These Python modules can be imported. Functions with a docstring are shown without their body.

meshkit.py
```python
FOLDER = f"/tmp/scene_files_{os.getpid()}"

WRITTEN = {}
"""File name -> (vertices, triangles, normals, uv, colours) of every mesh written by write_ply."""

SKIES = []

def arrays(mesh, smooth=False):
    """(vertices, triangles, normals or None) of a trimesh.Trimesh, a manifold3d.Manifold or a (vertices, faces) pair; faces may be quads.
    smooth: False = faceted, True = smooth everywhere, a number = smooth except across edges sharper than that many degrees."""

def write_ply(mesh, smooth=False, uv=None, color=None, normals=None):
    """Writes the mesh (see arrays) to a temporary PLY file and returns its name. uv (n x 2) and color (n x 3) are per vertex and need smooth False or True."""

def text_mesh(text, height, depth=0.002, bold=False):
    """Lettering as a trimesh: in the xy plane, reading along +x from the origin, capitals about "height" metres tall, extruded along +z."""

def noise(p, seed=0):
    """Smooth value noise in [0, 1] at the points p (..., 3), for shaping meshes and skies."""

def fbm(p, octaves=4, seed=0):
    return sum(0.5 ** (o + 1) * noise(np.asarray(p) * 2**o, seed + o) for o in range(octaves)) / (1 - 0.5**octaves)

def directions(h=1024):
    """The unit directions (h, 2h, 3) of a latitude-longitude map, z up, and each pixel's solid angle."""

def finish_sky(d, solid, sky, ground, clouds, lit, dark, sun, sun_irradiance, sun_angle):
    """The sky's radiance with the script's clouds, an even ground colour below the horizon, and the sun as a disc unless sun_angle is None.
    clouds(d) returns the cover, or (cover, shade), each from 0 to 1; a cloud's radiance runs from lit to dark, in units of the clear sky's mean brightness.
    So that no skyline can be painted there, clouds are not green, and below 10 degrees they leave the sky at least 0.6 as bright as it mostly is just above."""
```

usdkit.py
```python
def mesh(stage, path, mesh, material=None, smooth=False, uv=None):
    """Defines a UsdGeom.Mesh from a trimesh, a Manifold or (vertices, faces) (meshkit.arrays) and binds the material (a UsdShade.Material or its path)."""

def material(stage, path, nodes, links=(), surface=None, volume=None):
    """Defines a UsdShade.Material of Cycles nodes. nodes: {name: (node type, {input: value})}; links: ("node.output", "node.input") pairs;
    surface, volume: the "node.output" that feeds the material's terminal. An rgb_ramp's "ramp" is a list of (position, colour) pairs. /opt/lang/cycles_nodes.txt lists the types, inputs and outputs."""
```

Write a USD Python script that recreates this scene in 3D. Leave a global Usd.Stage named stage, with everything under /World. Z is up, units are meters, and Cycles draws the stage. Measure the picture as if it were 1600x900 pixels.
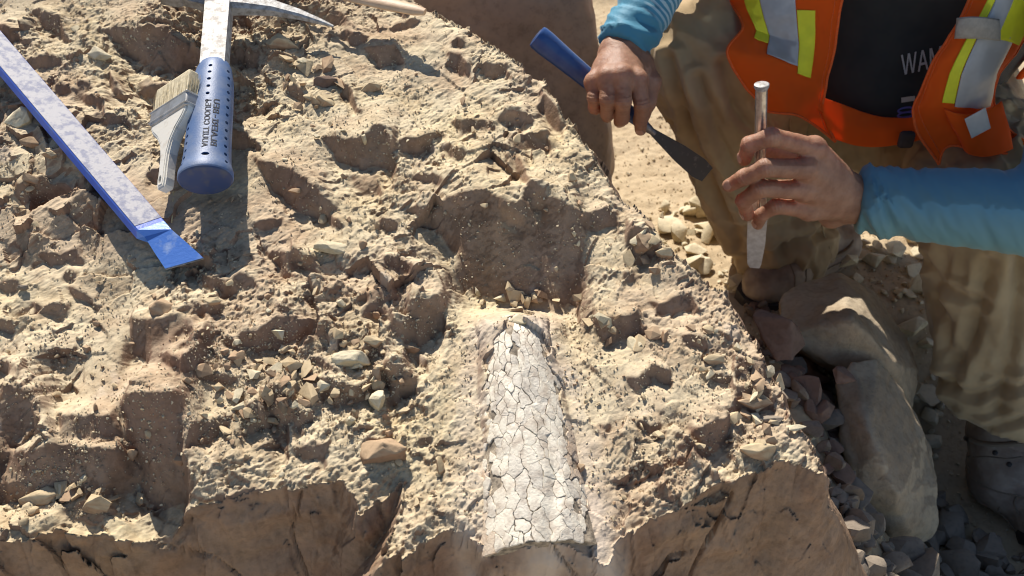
import math, random, numpy as np, trimesh, manifold3d, usdkit, meshkit
from scipy import ndimage
from scipy.spatial import cKDTree, Voronoi, ConvexHull
from shapely.geometry import Polygon, Point, LineString, box as sbox
from shapely import contains_xy
from pxr import Usd, UsdGeom, UsdLux, UsdShade, Gf, Sdf, Vt

stage = Usd.Stage.CreateInMemory()
UsdGeom.SetStageUpAxis(stage, UsdGeom.Tokens.z)
UsdGeom.SetStageMetersPerUnit(stage, 1.0)
W = UsdGeom.Xform.Define(stage, '/World')
UsdGeom.Scope.Define(stage, '/World/Looks')

# ---------------------------------------------------------------- camera
CAM = np.array([0.0, 0.0, 1.10]); PITCH = math.radians(38.0); FPX = 1537.0     # focal length in photo pixels (1600 wide)
cam = UsdGeom.Camera.Define(stage, '/World/camera')
cam.CreateHorizontalApertureAttr(36.0); cam.CreateVerticalApertureAttr(20.25)
cam.CreateFocalLengthAttr(36.0 * FPX / 1600.0)
cam.CreateClippingRangeAttr(Gf.Vec2f(0.02, 500.0))
cam.CreateFStopAttr(11.0); cam.CreateFocusDistanceAttr(0.95)
cam.CreateExposureAttr(0.55)
cam.AddTranslateOp().Set(Gf.Vec3d(*CAM)); cam.AddRotateXOp().Set(90.0 - math.degrees(PITCH))
# ---------------------------------------------------------------- sky and sun
SUN = np.array([-0.22, 0.62, 0.76]); SUN /= np.linalg.norm(SUN)
sun = UsdLux.DistantLight.Define(stage, '/World/sun')
sun.CreateNormalizeAttr(True); sun.CreateIntensityAttr(1.22); sun.CreateAngleAttr(0.5); sun.CreateColorAttr(Gf.Vec3f(1.0, 0.94, 0.85))
sun.AddRotateXYZOp().Set(Gf.Vec3f(math.degrees(math.acos(SUN[2])), 0, math.degrees(math.atan2(SUN[0], -SUN[1]))))
sky = UsdLux.DomeLight.Define(stage, '/World/sky')
skym = usdkit.material(stage, '/World/Looks/sky_air', {
    's': ('sky_texture', {'sky_type': 'single_scattering', 'sun_disc': False, 'sun_elevation': float(math.asin(SUN[2])), 'sun_rotation': float(math.atan2(SUN[0], SUN[1])), 'altitude': 900.0, 'aerosol_density': 1.0}),
    'b': ('background_shader', {'strength': 0.074})}, [('s.color', 'b.color')], surface='b.background')
UsdShade.MaterialBindingAPI.Apply(sky.GetPrim()).Bind(skym)
sky.GetPrim().SetCustomDataByKey('kind', 'structure')

# ---------------------------------------------------------------- helpers
cp, sp = math.cos(PITCH), math.sin(PITCH)
FWD = np.array([0, cp, -sp]); UPV = np.array([0, sp, cp]); RGT = np.array([1.0, 0, 0])
def ray(px, py):
    px, py = np.asarray(px, float), np.asarray(py, float)
    d = FWD + ((px - 800.0) / FPX)[..., None] * RGT + (-(py - 450.0) / FPX)[..., None] * UPV
    return d
def at(px, py, y):                                   # the point of the place seen at a photo pixel, y metres ahead of the camera
    d = ray(px, py); return CAM + d * (y / d[..., 1])[..., None]
def ground_at(px, py, z=0.0):
    d = ray(px, py); return CAM + d * ((z - CAM[2]) / d[..., 2])[..., None]
def proj(p):
    q = np.asarray(p) - CAM; w = q @ FWD
    return 800 + FPX * (q @ RGT) / w, 450 - FPX * (q @ UPV) / w
def mpp(p):                                          # metres per photo pixel at a point
    return float((np.asarray(p) - CAM) @ FWD) / FPX
def unit(v): v = np.asarray(v, float); return v / np.linalg.norm(v)
def sstep(x, a, b): t = np.clip((x - a) / (b - a), 0, 1); return t * t * (3 - 2 * t)

names = {}
def numbered(path):
    n = names.get(path, 0); names[path] = n + 1
    return path if n == 0 else f'{path}_{n:03d}'
def tag(o, label=None, cat=None, group=None, kind=None):
    o = o.GetPrim() if hasattr(o, 'GetPrim') else o
    for k, v in (('label', label), ('category', cat), ('group', group), ('kind', kind)):
        if v: o.SetCustomDataByKey(k, v)
    return o
def obj(name, m, mat, parent=None, smooth=30, loc=None, label=None):
    root = parent.GetPath().pathString if parent is not None else '/World'
    p = usdkit.mesh(stage, numbered(f'{root}/{name}'), m, mat, smooth=smooth)
    if loc is not None: UsdGeom.Xformable(p).AddTranslateOp().Set(Gf.Vec3d(*map(float, loc)))
    if label: p.GetPrim().SetCustomDataByKey('label', label)
    return p.GetPrim()
def thing(name, label, cat, loc=(0, 0, 0), group=None):
    x = UsdGeom.Xform.Define(stage, numbered('/World/' + name)); x.AddTranslateOp().Set(Gf.Vec3d(*map(float, loc)))
    o = tag(x, label, cat, group); o_loc[o.GetPath().pathString] = np.array(loc, float)
    return o
o_loc = {}
def part(name, m, mat, parent, smooth=30, label=None):     # m is given in world coordinates; stored relative to the thing's base
    m = m.copy() if isinstance(m, trimesh.Trimesh) else trimesh.Trimesh(*m, process=False)
    root = '/'.join(parent.GetPath().pathString.split('/')[:3])
    m.vertices = m.vertices - o_loc[root]
    return obj(name, m, mat, parent, smooth, label=label)
def loose(name, m, mat, label, cat, group=None, kind=None, smooth=30):   # a thing that is one mesh, pivot at its base
    c = np.array([*(m.bounds[0] + m.bounds[1])[:2] / 2, m.bounds[0][2]])
    m = m.copy(); m.vertices = m.vertices - c
    return tag(obj(name, m, mat, None, smooth, loc=c), label, cat, group, kind)
def attr(prim, name, vals):
    UsdGeom.PrimvarsAPI(prim).CreatePrimvar(name, Sdf.ValueTypeNames.FloatArray, 'vertex').Set(Vt.FloatArray.FromNumpy(np.asarray(vals, np.float32)))
def frame(x, y, z, o):
    M = np.eye(4); M[:3, 0], M[:3, 1], M[:3, 2], M[:3, 3] = x, y, z, o; return M
def ortho(zdir, xhint):
    z = unit(zdir); x = unit(np.asarray(xhint) - z * np.dot(xhint, z)); return x, np.cross(z, x), z
def M2T(m):
    q = m.to_mesh(); return trimesh.Trimesh(q.vert_properties[:, :3], q.tri_verts, process=False)
def T2M(t): return manifold3d.Manifold(manifold3d.Mesh(np.asarray(t.vertices, np.float32), np.asarray(t.faces, np.uint32)))
def hull(points): return trimesh.convex.convex_hull(np.asarray(points, float))
def rbox(size, r, seg=12):                            # box with rounded edges
    s = np.array(size) / 2 - r
    ball = manifold3d.Manifold.sphere(r, seg)
    return M2T(manifold3d.Manifold.batch_hull([ball.translate((s * np.array(c)).tolist()) for c in np.ndindex(2, 2, 2) for c in [2 * np.array(c) - 1]]))
def tube(pts, rad, seg=16, caps=True):                # swept tube, radius per point
    pts = np.asarray(pts, float); n = len(pts); rad = np.broadcast_to(rad, n)
    tang = np.gradient(pts, axis=0); tang /= np.linalg.norm(tang, axis=1)[:, None]
    x = unit(np.cross(tang[0], [0.31, 0.17, 0.93])); V = []
    for i in range(n):
        x = unit(x - tang[i] * np.dot(x, tang[i])); y = np.cross(tang[i], x)
        a = np.arange(seg) * 2 * np.pi / seg
        V.append(pts[i] + rad[i] * (np.cos(a)[:, None] * x + np.sin(a)[:, None] * y))
    V = np.vstack(V); F = []
    for i in range(n - 1):
        for k in range(seg):
            a, b = i * seg + k, i * seg + (k + 1) % seg
            F += [[a, b, b + seg], [a, b + seg, a + seg]]
    if caps:
        V = np.vstack([V, pts[0], pts[-1]]); c0, c1 = len(V) - 2, len(V) - 1; L = (n - 1) * seg
        for k in range(seg):
            F += [[c0, (k + 1) % seg, k], [c1, L + k, L + (k + 1) % seg]]
    return trimesh.Trimesh(V, F, process=False)

# ---------------------------------------------------------------- materials
def simple(name, col, rough=0.6, var=0.0, scale=60.0, bump=0.0, bscale=300.0, metallic=0.0, spec=0.5, col2=None, ramp=(0.4, 0.65), sheen=0.0, sss=0.0, detail=5.0):
    c = np.array(col, float); c2 = np.array(col2, float) if col2 is not None else c * (1 - var)
    nodes = {'g': ('texture_coordinate', {}), 'n': ('noise_texture', {'scale': scale, 'detail': detail, 'roughness': 0.6}),
             'r': ('rgb_ramp', {'ramp': [(0.0, c2), (ramp[0], c2), (ramp[1], c), (1.0, c)]}),
             'p': ('principled_bsdf', {'roughness': rough, 'metallic': metallic, 'specular_ior_level': spec, 'sheen_weight': sheen})}
    links = [('g.object', 'n.vector'), ('n.fac', 'r.fac'), ('r.color', 'p.base_color')]
    if sss: nodes['p'][1].update({'subsurface_weight': sss, 'subsurface_scale': 0.006, 'subsurface_radius': (1.0, 0.35, 0.2)})
    if bump:
        nodes['bn'] = ('noise_texture', {'scale': bscale, 'detail': 4.0, 'roughness': 0.6}); nodes['b'] = ('bump', {'strength': 1.0, 'distance': bump})
        links += [('g.object', 'bn.vector'), ('bn.fac', 'b.height'), ('b.normal', 'p.normal')]
    return usdkit.material(stage, '/World/Looks/' + name, nodes, links, surface='p.BSDF')

def rocky(name, dust, fresh, dust2, scale=1.0, bump=0.0012, use_attr=False, lo=0.45, hi=0.8):
    """Stone whose upward faces carry settled dust and whose broken faces show the fresh colour."""
    nodes = {'g': ('geometry', {}), 'sx': ('separate_xyz', {}), 'n1': ('noise_texture', {'scale': 9.0 * scale, 'detail': 6.0, 'roughness': 0.65}),
             'n2': ('noise_texture', {'scale': 140.0 * scale, 'detail': 5.0, 'roughness': 0.7}), 'n3': ('noise_texture', {'scale': 42.0 * scale, 'detail': 8.0, 'roughness': 0.7}),
             'rd': ('rgb_ramp', {'ramp': [(0.3, dust2), (0.55, dust), (1.0, np.array(dust) * 1.06)]}),
             'rf': ('rgb_ramp', {'ramp': [(0.25, np.array(fresh) * 0.72), (0.5, fresh), (0.75, np.array(fresh) * np.array([1.25, 1.18, 1.1]))]}),
             'ad': ('math', {'math_type': 'multiply_add', 'value2': 0.55}), 'mr': ('map_range', {'from_min': lo, 'from_max': hi, 'clamp': True}),
             'mx': ('mix_color', {'blend_type': 'mix'}), 'sp': ('rgb_ramp', {'ramp': [(0.0, (0.7, 0.68, 0.66)), (0.36, (0.8, 0.79, 0.78)), (0.5, (1, 1, 1)), (0.7, (1.07, 1.06, 1.04))]}),
             'mu': ('mix_color', {'blend_type': 'multiply', 'fac': 0.8}),
             'bh': ('math', {'math_type': 'multiply_add', 'value2': 0.5}), 'b': ('bump', {'strength': 1.0, 'distance': bump}),
             'p': ('principled_bsdf', {'roughness': 0.92, 'specular_ior_level': 0.2})}
    links = [('g.position', 'n1.vector'), ('g.position', 'n2.vector'), ('g.position', 'n3.vector'), ('n1.fac', 'rd.fac'), ('n3.fac', 'rf.fac'),
             ('g.normal', 'sx.vector'), ('n3.fac', 'ad.value1'), ('sx.z', 'ad.value3'), ('ad.value', 'mr.value'), ('mr.result', 'mx.fac'), ('rf.color', 'mx.a'), ('rd.color', 'mx.b'),
             ('n2.fac', 'sp.fac'), ('mx.result', 'mu.a'), ('sp.color', 'mu.b'), ('mu.result', 'p.base_color'),
             ('n3.fac', 'bh.value1'), ('n2.fac', 'bh.value3'), ('bh.value', 'b.height'), ('b.normal', 'p.normal')]
    nodes['mr'][1].update({'from_min': lo + 0.27, 'from_max': hi + 0.27})
    if use_attr:
        nodes['n5'] = ('noise_texture', {'scale': 5.5, 'detail': 5.0, 'roughness': 0.62, 'distortion': 0.6}); nodes['r5'] = ('rgb_ramp', {'ramp': [(0.0, (0.80, 0.76, 0.78)), (0.40, (0.86, 0.80, 0.80)), (0.50, (1, 1, 1)), (0.58, (1.0, 0.99, 0.95)), (0.70, (1.05, 1.02, 0.90))]}); nodes['m5'] = ('mix_color', {'blend_type': 'multiply', 'fac': 1.0})
        nodes['n6'] = ('noise_texture', {'scale': 28.0, 'detail': 6.0, 'roughness': 0.7}); nodes['r6'] = ('rgb_ramp', {'ramp': [(0.0, (0.72, 0.66, 0.62)), (0.42, (0.86, 0.82, 0.79)), (0.52, (1, 1, 1)), (1.0, (1.06, 1.05, 1.03))]}); nodes['m6'] = ('mix_color', {'blend_type': 'multiply', 'fac': 1.0})          # the share of fresh fracture and of pale plaster dust, per vertex
        nodes['fa'] = ('attribute', {'attribute': 'fresh'}); nodes['pa'] = ('attribute', {'attribute': 'pale'})
        nodes['sb'] = ('math', {'math_type': 'subtract', 'use_clamp': True}); nodes['pm'] = ('mix_color', {'blend_type': 'mix', 'b': (0.62, 0.52, 0.42)})
        links = [l for l in links if l not in [('mr.result', 'mx.fac'), ('mu.result', 'p.base_color'), ('mx.result', 'mu.a')]]
        links += [('g.position', 'n5.vector'), ('n5.fac', 'r5.fac'), ('mx.result', 'm5.a'), ('r5.color', 'm5.b'), ('g.position', 'n6.vector'), ('n6.fac', 'r6.fac'), ('m5.result', 'm6.a'), ('r6.color', 'm6.b'), ('m6.result', 'mu.a'), ('mr.result', 'sb.value1'), ('fa.fac', 'sb.value2'), ('sb.value', 'mx.fac'), ('pa.fac', 'pm.fac'), ('mu.result', 'pm.a'), ('pm.result', 'p.base_color')]
    return usdkit.material(stage, '/World/Looks/' + name, nodes, links, surface='p.BSDF')

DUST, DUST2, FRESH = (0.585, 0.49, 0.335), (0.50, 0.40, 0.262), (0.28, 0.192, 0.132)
M = {}
M['slab'] = rocky('slab_stone', DUST, FRESH, DUST2, use_attr=True)
M['chip'] = rocky('chip_stone', (0.54, 0.43, 0.27), (0.34, 0.23, 0.145), (0.44, 0.33, 0.2), bump=0.0006, lo=0.1, hi=0.6)
M['chip_brown'] = rocky('brown_chip_stone', (0.42, 0.30, 0.19), (0.28, 0.175, 0.11), (0.36, 0.24, 0.15), bump=0.0006, lo=0.2, hi=0.7)
M['pale'] = rocky('pale_stone', (0.62, 0.54, 0.38), (0.5, 0.41, 0.26), (0.52, 0.44, 0.29), bump=0.0012, lo=0.1, hi=0.6)
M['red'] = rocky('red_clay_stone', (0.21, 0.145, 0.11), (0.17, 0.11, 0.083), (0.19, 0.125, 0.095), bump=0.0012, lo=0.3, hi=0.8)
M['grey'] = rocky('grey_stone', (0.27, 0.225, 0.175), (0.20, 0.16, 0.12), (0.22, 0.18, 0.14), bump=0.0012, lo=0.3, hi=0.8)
M['boulder'] = rocky('boulder_stone', (0.46, 0.385, 0.28), (0.36, 0.28, 0.19), (0.28, 0.215, 0.145), scale=0.9, bump=0.0022, lo=0.5, hi=1.0)
M['block'] = rocky('block_stone', (0.45, 0.36, 0.26), (0.34, 0.25, 0.18), (0.4, 0.31, 0.22), scale=0.5, bump=0.0015, lo=0.4, hi=0.9)
M['ground'] = rocky('ground_dirt', (0.47, 0.37, 0.24), (0.40, 0.30, 0.18), (0.40, 0.305, 0.19), scale=0.6, bump=0.003, lo=0.2, hi=0.7)
# ================================================================ THE ROCK SLAB
TILT = math.radians(18.0)
SO = np.array([0.0, 0.527, 0.50]); EV = np.array([0, math.cos(TILT), math.sin(TILT)]); EN = np.array([0, -math.sin(TILT), math.cos(TILT)])
def px2uv(px, py, h=0.0):
    d = ray(px, py); o = SO + EN * np.asarray(h)[..., None]
    t = ((o - CAM) @ EN) / (d @ EN); p = CAM + d * t[..., None] - SO
    return p[..., 0], p @ EV
def uvh(u, v, h): return SO + np.asarray(u)[..., None] * RGT + np.asarray(v)[..., None] * EV + np.asarray(h)[..., None] * EN
def poly_uv(pts):
    a = np.array(pts, float); u, v = px2uv(a[:, 0], a[:, 1]); return np.stack([u, v], 1)

def axis(a, b, step, lo, hi, most=1e9):                          # fine between a and b, coarser outside
    m = list(np.arange(a, b, step)); x, s = a, step
    left = []
    while x > lo: s = min(s * 1.12, most); x -= s; left.append(x)
    x, s = m[-1], step; right = []
    while x < hi: s = min(s * 1.12, most); x += s; right.append(x)
    return np.array(left[::-1] + m + right)
STEP = 0.00120
UA = axis(-0.63, 0.36, STEP, -0.98, 0.62, 0.0045); VA = axis(-0.15, 0.585, STEP, -0.42, 0.82, 0.005)
U, V = np.meshgrid(UA, VA)                            # rows: v (away from the camera)
DV = np.gradient(VA)[:, None]
_tab = np.random.default_rng(2024).random((512, 512)).astype(np.float32)
def noise2(x, y, seed):
    i, j = np.floor(x).astype(np.int32), np.floor(y).astype(np.int32); tx, ty = (x - i).astype(np.float32), (y - j).astype(np.float32)
    tx = tx * tx * (3 - 2 * tx); ty = ty * ty * (3 - 2 * ty); i = (i + seed * 131) & 511; j = (j + seed * 57) & 511; i1, j1 = (i + 1) & 511, (j + 1) & 511
    a, b = _tab[i, j], _tab[i, j1]; a = a + (_tab[i1, j] - a) * tx; b = b + (_tab[i1, j1] - b) * tx; return a + (b - a) * ty
def n2(u, v, s, octaves=4, seed=0): return sum(0.5 ** (o + 1) * noise2(u * s * 2 ** o, v * s * 2 ** o, seed + 17 * o) for o in range(octaves)) / (1 - 0.5 ** octaves) - 0.5

def ridge_(p, seed): return 1 - np.abs(2 * meshkit.fbm(p, 4, seed) - 1)
def cells(u, v, size, seed, tilt=0.35, jump=0.35, bias=0.0, warp=0.35):
    """Broken-stone relief: every Voronoi cell is a small facet with its own height and slope."""
    r = np.random.default_rng(seed)
    wu = u + warp * size * 2 * n2(u, v, 1.3 / size, 2, seed + 1); wv = v + warp * size * 2 * n2(u, v, 1.3 / size, 2, seed + 2)
    nu, nv = int(1.7 / size), int(1.3 / size)
    gu, gv = np.meshgrid(np.arange(nu), np.arange(nv))
    c = np.stack([(gu.ravel() + r.random(nu * nv)) * size - 1.0, (gv.ravel() + r.random(nu * nv)) * size - 0.5], 1)
    d, i = cKDTree(c).query(np.stack([wu.ravel(), wv.ravel()], 1), k=1)
    H = r.normal(0, jump * size, len(c)); A = r.normal(0, tilt, len(c)); B = r.normal(bias, tilt, len(c))
    q = np.stack([wu.ravel(), wv.ravel()], 1) - c[i]
    return (H[i] + A[i] * q[:, 0] + B[i] * q[:, 1]).reshape(u.shape), d.reshape(u.shape)

# the slab's outline, traced along its edges
FRONT = [(-420, 900), (0, 842), (90, 828), (190, 832), (240, 818), (300, 792), (420, 766), (535, 748), (550, 775), (560, 800), (592, 775), (628, 742), (627, 795), (606, 850), (586, 890), (640, 856), (700, 822), (750, 832),
         (768, 858), (850, 850), (930, 866), (948, 880), (960, 845), (1000, 816), (1060, 796), (1140, 772), (1152, 752), (1220, 716), (1290, 738)]
SIDE = [(1272, 700), (1236, 645), (1218, 600), (1192, 562), (1160, 500), (1142, 470), (1092, 430), (1052, 396), (1002, 342), (952, 288), (930, 248), (880, 182), (832, 110), (762, 60), (702, 26), (655, 2), (560, -55), (400, -110), (-700, -170)]
OUT = Polygon(poly_uv(FRONT + SIDE + [(-900, 500)])).buffer(0)
# steps and broken faces, as seen: outline and steepness
RISERS = [
 (0.72, [(672,345),(700,310),(745,298),(800,312),(850,305),(905,325),(912,400),(918,440),(880,490),(840,492),(800,470),(735,458),(705,430),(712,390),(690,375)]),
 (1.0, [(505,215),(560,215),(600,190),(615,215),(612,262),(570,264),(525,245)]), (1.0, [(618,225),(660,208),(682,235),(650,245)]),
 (1.1, [(395,248),(450,262),(500,298),(528,322),(500,347),(470,338),(435,305)]), (1.3, [(160,42),(240,45),(310,72),(324,97),(285,122),(215,98)]),
 (1.0, [(55,12),(100,28),(112,62),(70,48)]), (1.0, [(365,70),(402,88),(398,112),(360,96)]), (1.1, [(572,74),(620,72),(628,100),(590,112)]),
 (0.9, [(742,105),(790,98),(792,117),(760,122)]), (1.0, [(848,140),(884,192),(872,212),(835,165)]), (1.0, [(112,135),(168,158),(162,180),(120,160)]),
 (1.1, [(0,600),(62,612),(62,662),(-20,725)]), (1.0, [(85,648),(170,643),(186,682),(90,688)]), (1.25, [(192,622),(278,608),(290,640),(294,765),(252,805),(205,735)]),
 (1.0, [(205,498),(302,493),(262,540),(210,562)]), (1.1, [(-40,705),(90,692),(190,702),(205,765),(120,775),(-40,790)]), (0.9, [(288,555),(322,522),(312,582),(294,622)]),
 (1.0, [(368,525),(450,488),(502,498),(462,532),(400,552)]), (1.1, [(498,588),(560,600),(602,568),(592,622),(520,642)]), (1.2, [(594,578),(626,568),(642,612),(610,645)]),
 (1.0, [(380,640),(410,618),(417,672),(390,684)]), (0.9, [(298,660),(372,648),(340,692),(300,694)]), (0.9, [(462,700),(522,688),(502,724),(470,718)]),
 (1.0, [(640,470),(692,462),(694,502),(656,545),(638,522)]), (1.0, [(928,500),(1000,488),(1012,520),(950,538)]), (1.1, [(1078,672),(1140,648),(1142,692),(1098,715)]),
 (1.0, [(918,664),(952,658),(946,694)]), (1.1, [(982,350),(1012,348),(1024,386),(1002,414),(984,396)]), (0.9, [(1145,598),(1202,600),(1216,640),(1150,642)]),
 (0.9, [(1150,556),(1212,574),(1202,592),(1150,588)]), (0.9, [(425,400),(470,385),(500,410),(455,425)]), (0.8, [(700,190),(760,185),(770,205),(715,212)]),
 (0.9, [(20,290),(70,270),(95,300),(40,320)]), (0.8, [(150,270),(200,300),(215,330),(170,315)]), (0.8, [(55,470),(110,480),(100,505),(60,500)]), (0.8, [(255,560),(300,545),(285,590)]),
 (0.9, [(790,215),(850,205),(860,235),(805,240)]), (0.9, [(900,330),(950,320),(965,350),(920,360)]), (0.8, [(1010,470),(1075,455),(1090,480),(1030,490)]), (0.8, [(975,590),(1040,575),(1050,600),(990,612)]),
 (1.0, [(95,800),(150,770),(185,800),(140,822)]), (0.9, [(420,610),(452,600),(455,690),(436,690)]), (1.0, [(330,780),(400,755),(410,765),(350,790)]),
 (0.8, [(560,460),(610,448),(620,470),(580,482)]), (0.8, [(330,440),(380,425),(400,450),(350,462)]), (0.8, [(60,400),(120,390),(130,412),(80,420)]),
]
rr_ = np.random.default_rng(88)
for _ in range(120):                                   # many smaller broken facets
    x, y = rr_.uniform(0, 1230), rr_.uniform(0, 800)
    w, hgt, a = rr_.uniform(14, 46), rr_.uniform(8, 20), rr_.normal(0.35, 0.35)
    if (700 < x < 950 and y > 480) or (x > 640 and y < 300 and x - 640 > (y + 40) * 1.6): continue
    q = [(math.cos(t) * w * rr_.uniform(.6, 1), math.sin(t) * hgt * rr_.uniform(.5, 1)) for t in np.linspace(0, 6.28, 7)[:-1]]
    RISERS.append((rr_.uniform(0.8, 1.25), [(x + c * math.cos(a) - d * math.sin(a), y + c * math.sin(a) + d * math.cos(a)) for c, d in q]))
# bone: axis and half width
BA = np.array(px2uv(np.array([800.0, 846.0]), np.array([492.0, 856.0])))   # [[u0,u1],[v0,v1]]
B0, B1 = BA[:, 0], BA[:, 1]; BL = float(np.linalg.norm(B1 - B0)); BT = (B1 - B0) / BL; BS = np.array([BT[1], -BT[0]])
BS = BS if BS[0] > 0 else -BS
def bone_w(t): return 0.0300 + 0.0085 * t - 0.006 * np.exp(-((t - 0.12) / 0.14) ** 2) + 0.002 * np.exp(-((t - 1) / 0.15) ** 2)
BR = 0.046                                            # radius of curvature across

rng = np.random.default_rng(11)
base = 0.020 * 2 * n2(U, V, 6.0, 3, 3) * 0.6
rough = np.clip(0.75 + 1.3 * n2(U, V, 9.0, 3, 21), 0.25, 1.4)
c1, _ = cells(U, V, 0.034, 101, 0.30, 0.16, 0.10)
c0, _ = cells(U, V, 0.060, 201, 0.24, 0.085, 0.05, 0.12)              # larger flat breaks
c0b, _ = cells(U, V, 0.023, 202, 0.34, 0.13, 0.10, 0.15)
c2, d2 = cells(U, V, 0.0125, 102, 0.38, 0.20, 0.12)
c3, d3 = cells(U, V, 0.0058, 103, 0.42, 0.22, 0.05)
c4, _ = cells(U, V, 0.0032, 104, 0.4, 0.2, 0.0)
lump_r = np.random.default_rng(77)
# half-buried clods and crumbs
def clods(size, n, seed, flat=0.7):
    r = np.random.default_rng(seed)
    c = np.stack([r.uniform(-0.62, 0.36, n), r.uniform(-0.16, 0.52, n)], 1); rad = size * r.uniform(0.5, 1.4, n) ; ht = rad * flat * r.uniform(0.4, 1.1, n)
    wu = U + 0.5 * size * n2(U, V, 1.0 / size, 3, seed); wv = V + 0.5 * size * n2(U, V, 1.0 / size, 3, seed + 5)
    d, i = cKDTree(c).query(np.stack([wu.ravel(), wv.ravel()], 1), k=1, distance_upper_bound=size * 1.6)
    ok = np.isfinite(d); i = np.where(ok, i, 0); q = np.where(ok, d / rad[i], 2.0)
    return (ht[i] * np.sqrt(np.clip(1 - q ** 2, 0, 1))).reshape(U.shape)
k1, k2, k3 = clods(0.010, 900, 5), clods(0.0052, 5200, 6), clods(0.0028, 17000, 7)
dens = np.clip(0.55 + 2.6 * n2(U, V, 14.0, 3, 31), 0, 1)
crumb = sstep(n2(U, V, 11.0, 4, 33), -0.06, 0.12)                  # rubbly patches between calmer dusty ones
soft = 0.35 + 0.65 * sstep(n2(U, V, 8.0, 4, 34), -0.10, 0.08)       # smooth dusty sheets here and there
c5, _ = cells(U, V, 0.0021, 105, 0.5, 0.28, 0.0)
ca, sa = math.cos(-0.7), math.sin(-0.7)
streak = n2((U * ca - V * sa) * 45, (U * sa + V * ca) * 260, 1.0, 3, 45)   # scratches of the tools
facet = sstep(n2(U, V, 6.5, 3, 36), -0.04, 0.10)
detail = facet * (0.8 * c0 + 0.75 * c0b) + rough * (c1 * 0.30 + soft * (c2 * (0.14 + 0.46 * crumb) + c3 * (0.25 + 0.55 * crumb) + c4 * 0.62 + c5 * 0.5)) + dens * (0.14 * k1 + (0.16 + 0.45 * crumb) * k2 + 0.5 * soft * k3) + 0.0022 * n2(U, V, 60, 4, 8) + 0.0035 * streak * sstep(n2(U, V, 7, 3, 35), 0.0, 0.12)

_sdf = {}
def mask_px(X, Y, poly, soft=5.0):
    """Soft membership of projected points in a traced outline."""
    key = poly.tobytes(); lo, hi = np.floor(np.min(poly, 0) - 3 * soft), np.ceil(np.max(poly, 0) + 3 * soft)
    if key not in _sdf:
        gx_, gy_ = np.arange(lo[0], hi[0] + 1), np.arange(lo[1], hi[1] + 1); ins_ = contains_xy(Polygon(poly).buffer(0), *[q.ravel() for q in np.meshgrid(gx_, gy_)]).reshape(len(gy_), len(gx_))
        _sdf[key] = np.where(ins_, ndimage.distance_transform_edt(ins_) - 0.5, 0.5 - ndimage.distance_transform_edt(~ins_))
    m = (X > lo[0]) & (X < hi[0]) & (Y > lo[1]) & (Y < hi[1]); out = np.zeros(X.shape)
    if m.any(): out[m] = sstep(ndimage.map_coordinates(_sdf[key], [Y[m] - lo[1], X[m] - lo[0]], order=1, mode='nearest'), -soft, soft)
    return out
wx, wy = 22 * n2(U, V, 30, 4, 41), 20 * n2(U, V, 30, 4, 42)      # ragged edges
wx += 10 * n2(U, V, 150, 3, 43); wy += 10 * n2(U, V, 150, 3, 44)
detail = 0.80 * detail
h = base + detail
smooth_u = lambda a, s: ndimage.gaussian_filter(a, s)
R0 = h.shape[0]; steps = np.zeros_like(h); fresh = np.zeros_like(h)
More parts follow.
